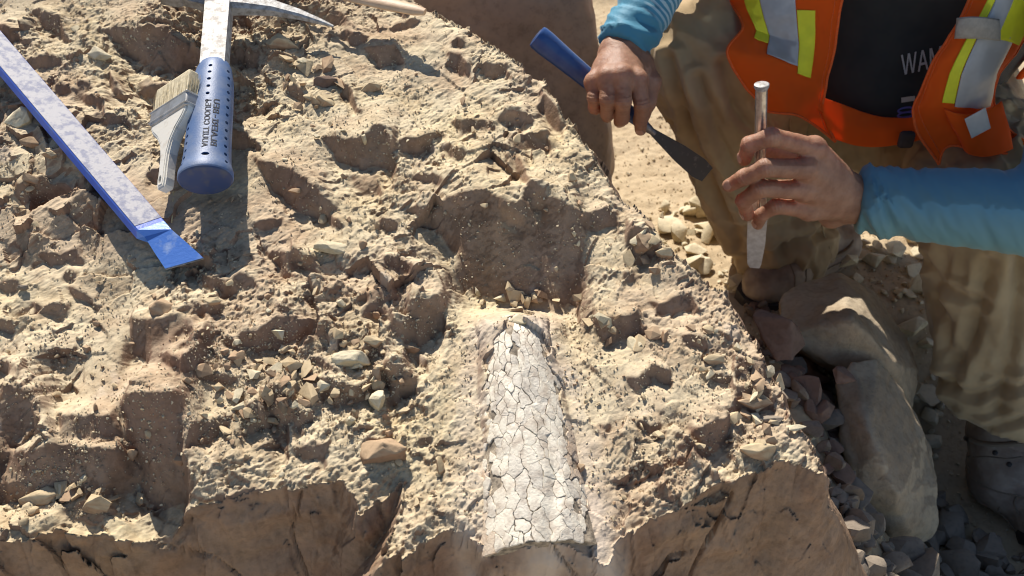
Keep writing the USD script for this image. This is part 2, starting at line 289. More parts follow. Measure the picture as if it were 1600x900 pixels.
for it in range(3):
    X, Y = proj(uvh(U, V, h))
    X = X + wx; Y = Y + wy
    Hs = np.zeros_like(h); fresh = np.zeros_like(h)
    for s, p in RISERS:
        mk = mask_px(X, Y, np.array(p, float), 2.6); fresh = np.maximum(fresh, mk)
        rr, cc = np.nonzero(mk > 0.02)
        if not len(rr): continue
        ext = np.percentile(np.bincount(cc - cc.min(), (mk > 0.5)[rr, cc]), 90); sg = np.clip(0.75 * ext, 6, 60)
        r0, r1 = max(0, rr.min() - int(4 * sg)), min(R0, rr.max() + int(4 * sg)); c0, c1_ = max(0, cc.min() - 8), cc.max() + 9
        q = np.cumsum((s * 1.7 * mk * DV)[r0:r1, c0:c1_], 0)
        q = q - ndimage.gaussian_filter1d(q, sg, axis=0, mode='nearest')
        Hs[r0:r1, c0:c1_] += ndimage.gaussian_filter1d(q, max(0.8, 0.05 * ext), axis=1, mode='nearest')
    steps = 0.5 * steps + 0.5 * Hs if it else Hs
    calm = 1 - 0.82 * ndimage.gaussian_filter(fresh, 2)
    h = base + steps + detail * calm
# bone bed
tb = ((U - B0[0]) * BT[0] + (V - B0[1]) * BT[1]) / BL; sb = (U - B0[0]) * BS[0] + (V - B0[1]) * BS[1]
wb = bone_w(np.clip(tb, 0, 1)); near = np.abs(sb) / wb
zone = sstep(2.3 - near, 0, 1.0) * sstep(tb, -0.15, 0.1)
BONE_H = 0.0175                                       # crown of the bone above the base plane
bed = BONE_H - (BR - np.sqrt(np.clip(BR ** 2 - np.minimum(np.abs(sb), 0.04) ** 2, 0, None)))
edge_n = (0.92 + 0.55 * n2(U, V, 60, 4, 66)) * sstep(tb, 0.02, 0.14 + 0.3 * n2(U, V, 55, 3, 67))
flank = 0.0 + detail * 0.8 - 0.004
h = h * (1 - zone) + zone * np.where(near < edge_n, bed - 0.006, np.maximum(flank, np.where(near < 1.22 + 0.7 * n2(U, V, 70, 4, 69), bed * 0.95 - 0.0006 + 0.75 * detail + 0.006 * n2(U, V, 95, 4, 68) - 0.012 * np.clip(near - 0.95, 0, 1), -0.008)))
h = np.where((near < edge_n) & (tb > 0.0) & (tb < 1.02), np.minimum(h, bed - 0.004), h)
pale = 0.85 * sstep(2.0 - near, 0, 0.9) * sstep(tb, -0.12, 0.12) * np.clip(0.6 + 1.6 * n2(U, V, 45, 4, 61), 0, 1)
# some scattered chalky spots
pale = np.maximum(pale, 0.35 * sstep(n2(U, V, 26, 4, 62), 0.30, 0.36))
# edges fall away: steep broken walls in front, at the right and behind
du, dv_ = 0.0016, 0.0016
gu, gv = np.arange(-1.0, 0.7, du), np.arange(-0.5, 0.8, dv_); GU, GV = np.meshgrid(gu, gv)
ins = contains_xy(OUT, GU.ravel(), GV.ravel()).reshape(GU.shape)
sd = np.where(ins, -ndimage.distance_transform_edt(ins), ndimage.distance_transform_edt(~ins)) * du
sd = ndimage.map_coordinates(ndimage.gaussian_filter(sd, 0.7), [(V - gv[0]) / dv_, (U - gu[0]) / du], order=1, mode='nearest')
cE, _ = cells(U, V, 0.022, 171, 0.5, 0.25, 0.0); cF, _ = cells(U, V, 0.008, 172, 0.5, 0.3, 0.0)
sd = sd + (0.32 * cE + 0.10 * cF) * np.exp(-np.clip(sd, 0, 1) / 0.03) + 0.004 * n2(U, V, 45, 3, 71) + 0.0010 * n2(U, V, 240, 2, 72)
is_front = sstep(-V + 0.12 + 0.0 * U, 0.0, 0.05)
wall_n = 0.008 * n2(U, V, 18, 3, 73)
slope = 2.25 + 0.5 * n2(U, V * 0.3, 12, 2, 75)
drop = np.clip(sd, 0, None) * slope
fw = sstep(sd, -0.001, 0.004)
ledge = 0.018 * sstep(sd, 0.012, 0.016) * np.clip(n2(U, V * 0.2, 9, 2, 79) * 6, 0, 1)
h = np.where(sd > 0, h * np.exp(-np.clip(sd, 0, 1) / 0.02) + (base + wall_n) * (1 - np.exp(-np.clip(sd, 0, 1) / 0.02)) - drop - ledge, h - 0.004 * sstep(sd, -0.02, 0))
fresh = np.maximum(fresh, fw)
Pw = uvh(U, V, h)
wallm = np.maximum(sstep(sd, 0.0005, 0.006), 0.55 * ndimage.gaussian_filter(fresh, 1.5))
wl_ = wallm > 0.01; Pl = Pw[wl_]
Pw[wl_, 1] += wallm[wl_] * (0.0075 * (meshkit.fbm(Pl * [16, 16, 30], 2, 181) - 0.5) * 2 * sstep(sd[wl_], 0, 0.01) + 0.0011 * (meshkit.fbm(Pl * [60, 60, 70], 3, 182) - 0.5) * 2 + 0.0005 * (meshkit.fbm(Pl * 330, 1, 183) - 0.5) * 2)
X, Y = proj(Pw)
for line, wd in (([(1142, 772), (1128, 805), (1100, 850), (1078, 905), (1060, 960)], 2.2), ([(1020, 905), (1045, 870), (1080, 862)], 1.5), ([(470, 770), (455, 830), (480, 905)], 1.3), ([(860, 852), (905, 905)], 1.6), ([(250, 850), (330, 870), (380, 905)], 1.2)):
    from shapely import points as _pts, distance as _dist
    near_px = (X > 200) & (Y > 740) & (Y < 1000); dd_ = np.full(X.shape, 99.0)
    dd_[near_px] = _dist(LineString(line), _pts(X[near_px] + 0.35 * wx[near_px], Y[near_px] + 0.35 * wy[near_px]))
    Pw[..., 1] += 0.006 * np.exp(-(dd_ / wd) ** 2) * (sd > 0.001)
floor_z = -0.03
below = Pw[..., 2] < floor_z
t = np.where(below, (floor_z - Pw[..., 2]) / max(EN[2], 1e-6), 0); h = h + t; Pw = Pw + t[..., None] * EN
HU, HV, HH = UA, VA, h
R, C = U.shape
idx = np.arange(R * C).reshape(R, C)
keep = ~(below[:-1, :-1] & below[1:, 1:] & below[1:, :-1] & below[:-1, 1:])
a, b, c, d = idx[:-1, :-1][keep], idx[:-1, 1:][keep], idx[1:, 1:][keep], idx[1:, :-1][keep]
F = np.concatenate([np.stack([a, b, c], 1), np.stack([a, c, d], 1)])
used = np.unique(F); remap = np.full(R * C, -1); remap[used] = np.arange(len(used))
slab_v, slab_f = Pw.reshape(-1, 3)[used], remap[F]
p = usdkit.mesh(stage, numbered('/World/rock_slab'), (slab_v, slab_f), M['slab'], smooth=False)
vn = meshkit.arrays((slab_v, slab_f), True)[2]
p.CreateNormalsAttr(Vt.Vec3fArray.FromNumpy(vn.astype(np.float32))); p.SetNormalsInterpolation('vertex')
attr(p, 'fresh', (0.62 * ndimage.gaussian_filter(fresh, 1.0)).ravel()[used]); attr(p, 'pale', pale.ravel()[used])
tag(p, 'large tan sandstone slab with broken dusty top and brown fractured front face', 'rock')
print('slab tris', len(slab_f))

HS = ndimage.gaussian_filter(h, 3)
def h_at(u, v, s=False):
    fi = np.interp(v, HV, np.arange(R)); fj = np.interp(u, HU, np.arange(C))
    return ndimage.map_coordinates(HS if s else HH, [np.atleast_1d(fi), np.atleast_1d(fj)], order=1, mode='nearest')
def slab_at(px, py, lift=0.0):                        # point of the slab's surface seen at a photo pixel (+ lift along its normal)
    px, py = np.atleast_1d(np.asarray(px, float)), np.atleast_1d(np.asarray(py, float)); hh = np.zeros(px.shape)
    for _ in range(12):
        u, v = px2uv(px, py, hh + lift); hh = 0.5 * hh + 0.5 * h_at(u, v, True)
    u, v = px2uv(px, py, hh + lift)
    return uvh(u, v, hh + lift), u, v
def lift_at(px, py, hgt):                             # point seen at a pixel, hgt above the slab's mean plane
    u, v = px2uv(np.asarray(px, float), np.asarray(py, float), np.asarray(hgt, float)); return uvh(u, v, np.asarray(hgt, float))

# ================================================================ THE FOSSIL BONE: cracked plates over a core
def bone_pt(t, s, dr=0.0):
    w = bone_w(np.clip(t, 0, 1)); k = np.clip(s / w, -1.05, 1.05) * 0.036
    ang = np.arcsin(np.clip(k / BR, -0.95, 0.95)) * 1.18
    lat = (BR + dr) * np.sin(ang) * (w / 0.036); hh = BONE_H - BR + (BR + dr) * np.cos(ang) - 0.012 * sstep(0.16 - t, 0, 0.16)
    groove = -0.0035 * np.exp(-((s / w - 0.22 + 0.2 * np.sin(t * 7)) / 0.13) ** 2) * sstep(t, 0.05, 0.3)
    wob = groove + 0.0026 * (meshkit.fbm(np.stack([t * 7, s * 60, 0 * t + 3.3], -1), 3, 5) - 0.5) * 2
    return uvh(B0[0] + BT[0] * t * BL + BS[0] * lat, B0[1] + BT[1] * t * BL + BS[1] * lat, hh + wob)
bone = thing('fossil_bone', 'long cream white fossil bone covered in fine cracks, half buried in the slab', 'fossil bone', tuple(uvh(B1[0], B1[1], np.array(-0.03))))
M['bone'] = simple('bone_plate', (0.72, 0.655, 0.535), 0.65, col2=(0.50, 0.42, 0.33), scale=90, ramp=(0.36, 0.56), bump=0.0008, bscale=420)
M['bone_stain'] = simple('stained_bone_plate', (0.58, 0.475, 0.36), 0.75, col2=(0.46, 0.34, 0.24), scale=110, ramp=(0.35, 0.6), bump=0.0008, bscale=420)
M['bone_grey'] = simple('greyish_bone_plate', (0.66, 0.60, 0.50), 0.68, col2=(0.44, 0.38, 0.31), scale=120, ramp=(0.36, 0.58), bump=0.0009, bscale=420)
M['bone_core'] = simple('bone_core', (0.44, 0.36, 0.265), 0.9, var=0.65, scale=150, bump=0.001)
tt, ss = np.meshgrid(np.linspace(0.015, 1.0, 60), np.linspace(-1.03, 1.03, 28), indexing='ij')
core = bone_pt(tt, ss * bone_w(tt), -0.0011); cap_c = core[-1].mean(0) - EN * 0.012
cv = core.reshape(-1, 3); cf = []
for i in range(59):
    for j in range(27):
        q = i * 28 + j; cf += [[q, q + 28, q + 29], [q, q + 29, q + 1]]
cv = np.vstack([cv, cap_c]); cf += [[59 * 28 + j, len(cv) - 1, 59 * 28 + j + 1] for j in range(27)]
part('bone_core', (cv, cf), M['bone_core'], bone, smooth=50)
r = np.random.default_rng(4)
pts = []
while len(pts) < 225:                                  # irregular plates, longer along the bone
    t, s = r.uniform(0.02, 1.0), r.uniform(-1, 1)
    e = (0.30 + 1.15 * meshkit.fbm(np.array([t * 7, s * 2.6, 9.1]), 2, 3)) * (1 - 0.35 * abs(s))
    if all(((t - a) * BL / 0.0150) ** 2 + ((s - b) * 0.034 / 0.0056) ** 2 > e ** 2 for a, b in pts): pts.append((t, s))
    elif r.random() < 0.004: pts.append((t, s))
P2 = np.array([(t * BL, s * 0.035) for t, s in pts]); lim = sbox(0.018 * BL, -0.0362, BL * 1.0, 0.0362)
ASP = 0.42
mir = np.vstack([P2 * [ASP, 1], [[-1, 0], [1, 0], [0, -1], [0, 1]]])
vor = Voronoi(mir)
for i in range(len(P2)):
    reg = vor.regions[vor.point_region[i]]
    if -1 in reg or len(reg) < 3: continue
    g = Polygon(vor.vertices[reg] / [ASP, 1]).intersection(lim)
    g = g.buffer(-min(0.0006, 0.00005 + r.exponential(0.00010)), join_style=1, quad_segs=2)
    if g.is_empty or g.area < 3e-6 or g.geom_type != 'Polygon': continue
    t0 = g.centroid.x / BL
    if r.random() < 0.75 * (1 - t0 / 0.22) or (abs(g.centroid.y) > 0.024 and r.random() < 0.22): continue
    ring = np.array(g.segmentize(0.0020).exterior.coords)[:-1]
    ring = ring + np.stack([0.0075 * (meshkit.fbm(np.stack([ring[:, 0] * 130, ring[:, 1] * 130, 0 * ring[:, 0] + q], -1), 2, 8) - 0.5) + 0.0028 * (meshkit.fbm(np.stack([ring[:, 0] * 480, ring[:, 1] * 480, 0 * ring[:, 0] + q], -1), 2, 18) - 0.5) for q in (1.5, 9.5)], 1)
    inn = g.buffer(-0.0006)
    cx = ring.mean(0); inner = cx + (ring - cx) * (1 - 0.00035 / max(np.sqrt(g.area / np.pi), 0.001))
    dh = r.normal(0, 0.00025); n = len(ring); tl = r.normal(0, 0.016, 2)
    def lay(q, dr): return bone_pt(q[:, 0] / BL, q[:, 1] / 0.035 * bone_w(np.clip(q[:, 0] / BL, 0, 1)), dr + ((q - cx) @ tl))
    VV = np.vstack([lay(ring, -0.0022), lay(ring, -0.00028 + dh), lay(inner, dh), lay(cx[None], dh + 0.00008)])
    FF = []
    for k in range(n):
        k2_ = (k + 1) % n
        for L in (0, 1): FF += [[L * n + k, L * n + k2_, (L + 1) * n + k2_], [L * n + k, (L + 1) * n + k2_, (L + 1) * n + k]]
        FF.append([2 * n + k, 2 * n + k2_, 3 * n])
    m = trimesh.Trimesh(VV, FF, process=False)
    if (m.face_normals[-1] @ EN) < 0: m.invert()
    stain = abs(g.centroid.y) / 0.035 + 0.9 * (meshkit.fbm(np.array([t0 * 9, g.centroid.y * 90, 2.2]), 2, 6) - 0.5) + 0.5 * max(0, 0.35 - t0) > 0.86
    part('bone_fragment', m, M['bone_stain'] if stain else (M['bone_grey'] if r.random() < 0.3 else M['bone']), bone, smooth=35)
# ================================================================ TOOLS LYING ON THE SLAB
M['steel'] = simple('scuffed_steel', (0.40, 0.395, 0.39), 0.6, col2=(0.22, 0.205, 0.19), scale=140, ramp=(0.38, 0.58), metallic=0.35, spec=0.3, bump=0.0003, bscale=500)
M['steel_dark'] = simple('dark_steel', (0.30, 0.30, 0.31), 0.45, col2=(0.16, 0.155, 0.15), scale=120, metallic=0.8, bump=0.0003, bscale=500)
M['grip_blue'] = simple('blue_vinyl_grip', (0.07, 0.125, 0.26), 0.5, col2=(0.14, 0.18, 0.275), scale=55, ramp=(0.32, 0.55), bump=0.0002, bscale=600)
M['grip_dark'] = simple('dark_blue_vinyl', (0.025, 0.045, 0.12), 0.5, col2=(0.06, 0.07, 0.11), scale=90, ramp=(0.3, 0.5))
M['ink'] = simple('pressed_lettering', (0.012, 0.016, 0.03), 0.7)
M['worn_paint'] = simple('worn_bar_face', (0.44, 0.425, 0.44), 0.68, col2=(0.25, 0.255, 0.33), scale=130, ramp=(0.40, 0.54), metallic=0.0, bump=0.0004, bscale=420, detail=8, spec=0.3)
M['bar_blue'] = simple('blue_bar_paint', (0.055, 0.12, 0.50), 0.42, col2=(0.10, 0.17, 0.46), scale=80, ramp=(0.3, 0.5), bump=0.0002, bscale=400)
M['blade_blue'] = simple('blue_blade_paint', (0.085, 0.22, 0.66), 0.38, col2=(0.34, 0.46, 0.74), scale=70, ramp=(0.30, 0.47), bump=0.0003, bscale=300, detail=8)

# ---- rock hammer
def build_hammer():
    capc, neck, head = lift_at(321, 281, 0.038), lift_at(333.5, 100, 0.034), lift_at(343, 4, 0.032)
    ax = unit(head - capc); L = np.linalg.norm(head - capc)
    xa, ya, za = ortho(ax, RGT)                        # x to the right, y away from the viewer... z along the handle
    if ya @ EN < 0: xa, ya = -xa, -ya
    base = lift_at(321, 300, 0.0)
    t = thing('rock_hammer', 'rock hammer with perforated blue vinyl grip and steel pick head', 'hammer', tuple(base))
    Lg = float((neck - capc) @ ax)                     # grip length
    rr = [(0.0, 43), (0.012, 44.5), (0.045, 44), (0.10, 39.5), (0.2, 37.5), (0.4, 36), (0.6, 35), (0.8, 33), (0.93, 28), (0.985, 23), (1.0, 17)]
    def rad(f): return np.interp(f, [a for a, b in rr], [b for a, b in rr]) * (mpp(capc) + (mpp(neck) - mpp(capc)) * f) * 0.97
    fs = np.concatenate([[0, 0.006, 0.012, 0.03, 0.045], np.linspace(0.06, 0.9, 30), [0.93, 0.955, 0.975, 0.99, 1.0]])
    seg = 64; an = np.arange(seg) * 2 * np.pi / seg
    flat = 0.80
    V = [capc + ax * f * Lg + rad(f) * (np.cos(an)[:, None] * xa + flat * np.sin(an)[:, None] * ya) for f in fs]
    V.append(capc[None] - ax * 0.0015); V.append((capc + ax * Lg)[None]); V = np.vstack(V); Fc = []
    n = len(fs)
    for i in range(n - 1):
        for k in range(seg):
            a, b = i * seg + k, i * seg + (k + 1) % seg; Fc += [[a, b, b + seg], [a, b + seg, a + seg]]
    for k in range(seg): Fc += [[n * seg, (k + 1) % seg, k], [n * seg + 1, (n - 1) * seg + k, (n - 1) * seg + (k + 1) % seg]]
    g = T2M(trimesh.Trimesh(V, Fc, process=False))
    holes = []
    def surf(f, ang): return capc + ax * f * Lg + rad(f) * (math.cos(ang) * xa + flat * math.sin(ang) * ya), unit(flat * math.cos(ang) * xa + math.sin(ang) * ya)
    for row, (ang, f0, f1, cnt) in enumerate([(2.62, 0.07, 0.86, 13), (1.60, 0.55, 0.88, 6), (0.66, 0.06, 0.84, 14), (3.5, 0.07, 0.86, 13), (-0.2, 0.07, 0.86, 13)]):
        for q in range(cnt):
            pnt, nn = surf(f0 + (f1 - f0) * q / (cnt - 1), ang)
            x_, y_, z_ = ortho(nn, ax); holes.append(manifold3d.Manifold.cylinder(0.006, 0.0020, 0.0020, 10, True).transform(np.column_stack([x_, y_, z_, pnt]).tolist()))
    pnt, nn = surf(0.10, 1.72); x_, y_, z_ = ortho(nn, np.cross(nn, ax)); holes.append(manifold3d.Manifold.cylinder(0.006, 0.0026, 0.0026, 14, True).scale([1.4, 0.9, 1]).transform(np.column_stack([x_, y_, z_, pnt]).tolist()))
    cut = g - manifold3d.Manifold.batch_boolean(holes, manifold3d.OpType.Add)
    grip = part('grip', M2T(cut), M['grip_blue'], t, smooth=35)
    # near-black shell just inside the grip, giving the holes dark floors
    V2 = [capc + ax * f * Lg + (rad(f) - 0.0022) * (np.cos(an[::2])[:, None] * xa + flat * np.sin(an[::2])[:, None] * ya) for f in np.linspace(0.03, 0.93, 12)]
    V2 = np.vstack(V2); F2 = []
    for i in range(11):
        for k in range(32): a, b = i * 32 + k, i * 32 + (k + 1) % 32; F2 += [[a, b, b + 32], [a, b + 32, a + 32]]
    part('hole_floors', (V2, F2), M['ink'], grip, smooth=40)
    e = trimesh.creation.revolve(np.array([[0, -0.0035], [0.6, -0.0030], [0.92, -0.0018], [1.0, 0.0], [1.02, 0.004]]) * [rad(0.0), 1], sections=48)
    e.apply_transform(frame(xa, ya * flat, ax, capc)); part('end_cap', e, M['grip_dark'], grip, smooth=40)
    # raised lettering, reading up the grip
    for txt, ang, f0, hgt in (('BLAERI-BEU', 1.90, 0.165, 0.0052), ('AUUIT COOUEJ', 1.55, 0.155, 0.0048)):
        tm = meshkit.text_mesh(txt, hgt, 0.0005, bold=True)
        tm.apply_scale([min(1.0, 0.43 * Lg / tm.bounds[1][0]), 1, 1]) if False else None
        sc = 0.40 * Lg / tm.bounds[1][0]; v = np.array(tm.vertices); v[:, 0] *= sc
        f = f0 + v[:, 0] / Lg; a_ = ang + v[:, 1] / (np.array([rad(q) for q in f]) * 0.95)
        P = capc + ax * (f * Lg)[:, None] + (rad(f) + v[:, 2] * 0.6 + 0.00015)[:, None] * (np.cos(a_)[:, None] * xa + flat * np.sin(a_)[:, None] * ya)
        m = trimesh.Trimesh(P, tm.faces, process=False)
        part('lettering', m, M['ink'], grip, smooth=False)
    # steel neck (flat I section) and head
    nk = hull([capc + ax * (Lg * 0.95 + q * (L - Lg * 0.95)) + sx * xa * w * mpp(neck) + sy * ya * 0.009 for q, w in ((0, 19), (0.35, 16), (1, 20)) for sx in (-1, 1) for sy in (-1, 1)])
    nk = trimesh.Trimesh(nk.vertices, nk.faces); part('neck', nk, M['steel'], t, smooth=25)
    tip, left, le = lift_at(521, 41, 0.014), lift_at(252, -12, 0.040), lift_at(300, -6, 0.036)
    hc = head
    def section(c, d, w, up, dep):                     # one rectangular-ish ring of the head
        y_ = unit(np.cross(d, ax)); y_ = y_ if y_ @ EN > 0 else -y_
        return [c + a * ax * w + b * y_ * dep for a, b in ((1, .6), (.6, 1), (-.6, 1), (-1, .6), (-1, -.6), (-.6, -1), (.6, -1), (1, -.6))]
    d = unit(tip - hc); px = mpp(hc)
    mids = [(0.0, 20, 13), (0.10, 21, 13), (0.22, 19, 11.5), (0.45, 14, 9), (0.7, 9, 6), (0.9, 4.6, 3.5), (1.0, 2.0, 1.6)]
    ringsP = [section(hc + (tip - hc) * f + ax * 0.010 * math.sin(math.pi * f) * 1.0, d, w * px, None, dp * px) for f, w, dp in mids]
    pick = trimesh.util.concatenate([hull(np.vstack([ringsP[i], ringsP[i + 1]])) for i in range(len(ringsP) - 1)])
    man = manifold3d.Manifold.batch_boolean([T2M(hull(np.vstack([ringsP[i], ringsP[i + 1]]))) for i in range(len(ringsP) - 1)], manifold3d.OpType.Add)
    part('pick', M2T(man), M['steel'], t, smooth=25)
    d2 = unit(left - hc); rl = [section(hc + (left - hc) * f, d2, w * px, None, dp * px) for f, w, dp in ((0.04, 19.5, 12.7), (0.25, 19, 12), (0.5, 16, 11), (0.62, 15, 11), (0.7, 18, 15), (1.0, 18, 15))]
    man = manifold3d.Manifold.batch_boolean([T2M(hull(np.vstack([rl[i], rl[i + 1]]))) for i in range(len(rl) - 1)], manifold3d.OpType.Add)
    part('hammer_face', M2T(man), M['steel_dark'], t, smooth=25)
build_hammer()

# ---- blue flat chisel
def build_chisel():
    a, b = lift_at(-45, 22, 0.040), lift_at(236, 352, 0.021)   # centre line of the worn top face
    ax = unit(b - a); wv = unit(np.cross(ax, EN)); up = np.cross(wv, ax); up = up if up @ EN > 0 else -up
    up = unit(up + 0.35 * unit(lift_at(300, 250, 0) - lift_at(200, 330, 0)))   # rolled a little so that its lower side shows
    wv = unit(np.cross(ax, up)); up = unit(np.cross(wv, ax)); up = up if up @ EN > 0 else -up
    wv = wv if wv @ RGT > 0 else -wv
    wid, thk = 0.0280, 0.0135
    t = thing('flat_chisel', 'long blue flat cold chisel with worn silvery top face and flared blade', 'chisel', tuple(lift_at(140, 260, 0.0)))
    L = np.linalg.norm(b - a)
    def sec(f, w, h0, h1, ch=0.0014): c = a + ax * f * L; return [c + wv * sx * (w / 2 - (ch if sh else 0)) + up * hh for sx in (-1, 1) for hh, sh in ((-h0, 1), (-h0 + ch, 0), (-h1 - ch, 0), (-h1, 1))]
    body = hull(np.vstack([sec(0.0, wid, thk, 0.0), sec(1.0, wid * 1.0, thk * 0.9, 0.0)]))
    part('shank', body, M['bar_blue'], t, smooth=20)
    # worn face: a thin skin on top of the bar where the paint is gone
    face = hull(np.vstack([[a + ax * f * L + wv * s * (wid / 2 - 0.0012) + up * hh for s in (-1, 1) for hh in (-0.0002, 0.00035)] for f in (0.002, 0.985)]))
    part('worn_face', face, M['worn_paint'], t, smooth=20)
    tipc = lift_at(288, 411, 0.010); tw = unit(lift_at(318, 404, 0.010) - lift_at(258, 421, 0.010)); th = np.linalg.norm(lift_at(318, 404, 0.010) - lift_at(258, 421, 0.010)) / 2
    n2_ = unit(np.cross(unit(tipc - b), tw)); n2_ = n2_ if n2_ @ EN > 0 else -n2_
    r0 = sec(1.0, wid, thk * 0.9, 0.0); m1 = b + (tipc - b) * 0.22; m2 = b + (tipc - b) * 0.6
    r1 = [m1 + tw * s * th * 0.70 + n2_ * hh for s in (-1, 1) for hh in (-0.0125, 0.0012)]; r2 = [m2 + tw * s * th * 0.86 + n2_ * hh for s in (-1, 1) for hh in (-0.0085, 0.0003)]
    r3 = [tipc + tw * s * th + n2_ * hh for s in (-1, 1) for hh in (-0.0022, 0.0)]
    man = manifold3d.Manifold.batch_boolean([T2M(hull(np.vstack(q))) for q in ((r0, r1), (r1, r2), (r2, r3))], manifold3d.OpType.Add)
    part('blade', M2T(man), M['blade_blue'], t, smooth=12)
    e = hull([tipc + tw * s * th * 0.995 + ax * g + n2_ * hh for s in (-1, 1) for g, hh in ((0, -0.0020), (0.0011, -0.0016), (0.0011, -0.0006), (0, -0.0002))])
    part('cutting_edge', e, M['steel'], t, smooth=False)
build_chisel()

# ---- paint brush
M['brush_white'] = simple('ivory_brush_handle', (0.72, 0.68, 0.60), 0.45, col2=(0.55, 0.49, 0.40), scale=60, ramp=(0.3, 0.45), bump=0.0002)
M['ferrule'] = simple('tin_ferrule', (0.52, 0.51, 0.49), 0.4, col2=(0.38, 0.36, 0.33), scale=90, metallic=0.7)
M['bristle'] = simple('cream_bristle', (0.74, 0.63, 0.42), 0.7, var=0.3, scale=300)
def build_brush():
    end, fer = lift_at(258, 297, 0.020), lift_at(271, 184, 0.034)
    ax = unit(fer - end); wl, wr = lift_at(241, 203, 0.012), lift_at(299, 152, 0.050)
    wv = unit((wr - wl) - ax * ((wr - wl) @ ax)); wd = float((wr - wl) @ wv); nn = np.cross(ax, wv); nn = nn if nn @ (CAM - fer) > 0 else -nn
    t = thing('paint_brush', 'flat paint brush with ivory handle, tin ferrule and cream bristles, leaning against the hammer grip', 'brush', tuple(lift_at(258, 300, 0.0)))
    L = float((fer - end) @ ax)
    prof = [(0.0, 0.15), (0.03, 0.21), (0.12, 0.235), (0.25, 0.22), (0.45, 0.235), (0.62, 0.34), (0.75, 0.56), (0.86, 0.86), (0.93, 0.98), (1.0, 1.0)]
    pl = Polygon([(w * wd / 2, f * L) for f, w in prof] + [(-w * wd / 2, f * L) for f, w in prof[::-1]])
    pl = pl.buffer(0.002).buffer(-0.002)
    hole = Point(-0.001, 0.11 * L).buffer(0.0028)
    hole = Polygon([(x * 0.75, (y - 0.11 * L) * 1.7 + 0.11 * L) for x, y in hole.exterior.coords])
    def extr(pg, th): 
        m = trimesh.creation.extrude_polygon(pg, th, engine='earcut'); m.apply_translation([0, 0, -th / 2]); return m
    layers = [extr(pl.buffer(-0.0034).difference(hole), 0.0125), extr(pl.buffer(-0.0016).difference(hole), 0.0112), extr(pl.difference(hole), 0.0082)]
    man = manifold3d.Manifold.batch_boolean([T2M(m) for m in layers], manifold3d.OpType.Add)
    T = frame(wv, ax, np.cross(wv, ax), end)
    m = M2T(man); m.apply_transform(T); part('handle', m, M['brush_white'], t, smooth=40)
    fl = 0.018
    m = rbox((wd * 1.03, fl, 0.0155), 0.003); m.apply_transform(frame(wv, ax, np.cross(wv, ax), fer + ax * fl * 0.42)); fe = part('ferrule', m, M['ferrule'], t)
    for q in (0.12, 0.78):
        m = rbox((wd * 1.045, 0.0022, 0.0166), 0.001, 8); m.apply_transform(frame(wv, ax, np.cross(wv, ax), fer + ax * fl * q)); part('crimp', m, M['ferrule'], fe)
    rb = np.random.default_rng(5); V, Fv = [], []; z_ = np.cross(wv, ax)
    for k in range(520):                               # bristles
        s, q = rb.uniform(-0.49, 0.49) * wd, rb.uniform(-0.45, 0.45) * 0.014
        p0 = fer + ax * fl * 0.85 + wv * s + z_ * q; ln = 0.028 * (1 - 0.12 * abs(s / wd) * 2) * rb.uniform(0.86, 1.04)
        dd = unit(ax + wv * (0.16 * s / wd + rb.normal(0, 0.035)) + z_ * rb.normal(0, 0.035)); c = unit(np.cross(dd, [0.3, 0.5, rb.normal()])); e2 = np.cross(dd, c); w = 0.00042
        i = len(V); V += [p0 + c * w, p0 - c * w * .5 + e2 * w * .8, p0 - c * w * .5 - e2 * w * .8, p0 + dd * ln]
        Fv += [[i, i + 1, i + 3], [i + 1, i + 2, i + 3], [i + 2, i, i + 3]]
    V, Fv = np.array(V), np.array(Fv)
    o = part('bristles', trimesh.Trimesh(V, Fv, process=False), M['bristle'], t, smooth=False); o.SetCustomDataByKey('kind', 'stuff')
    m = rbox((wd * 0.93, 0.030, 0.0115), 0.002, 8); m.apply_transform(frame(wv, ax, z_, fer + ax * (fl * 0.85 + 0.012))); part('bristle_core', m, M['bristle'], t)
build_brush()

# ---- thin straw under the brush and the wooden tool handle at the back edge
M['straw'] = simple('dry_straw', (0.68, 0.54, 0.27), 0.7, var=0.3, scale=200)
loose('straw', tube([lift_at(272, 300, 0.006), lift_at(270, 325, 0.004), lift_at(268, 348, 0.002)], [0.0016, 0.0012, 0.0006], 8), M['straw'], 'short yellow straw standing beneath the brush handle', 'straw')
M['wood'] = simple('tan_wood_handle', (0.58, 0.40, 0.25), 0.55, col2=(0.46, 0.30, 0.18), scale=40, bump=0.0003, bscale=200)
M['wood_grey'] = simple('grey_blade', (0.42, 0.44, 0.46), 0.5, var=0.3)
def build_stick():
    a, b = lift_at(470, -22, 0.02), lift_at(664, 19, 0.030); t = thing('wooden_handled_tool', 'slim wooden handle lying across the back edge of the slab', 'tool', tuple(lift_at(560, 0, 0.0)))
    ax = unit(b - a); wv = unit(np.cross(ax, EN)); nn = np.cross(wv, ax); nn = nn if nn @ EN > 0 else -nn; L = np.linalg.norm(b - a)
    pts = []
    for f, w, h_ in ((0.18, 0.0050, 0.0035), (0.4, 0.0075, 0.0042), (0.7, 0.0085, 0.0048), (0.93, 0.0072, 0.0042), (1.0, 0.0045, 0.003)):
        pts.append([a + ax * f * L + wv * w * math.cos(q) + nn * h_ * math.sin(q) for q in np.linspace(0, 2 * np.pi, 12, endpoint=False)])
    part('handle', M2T(manifold3d.Manifold.batch_boolean([T2M(hull(np.vstack([pts[i], pts[i + 1]]))) for i in range(4)], manifold3d.OpType.Add)), M['wood'], t, smooth=40)
    part('blade', hull([a + ax * f * L + wv * s * w + nn * h_ for f, w in ((0.19, 0.004), (-0.25, 0.009), (-0.4, 0.002)) for s in (-1, 1) for h_ in (-0.0009, 0.0009)]), M['wood_grey'], t, smooth=20)
build_stick()
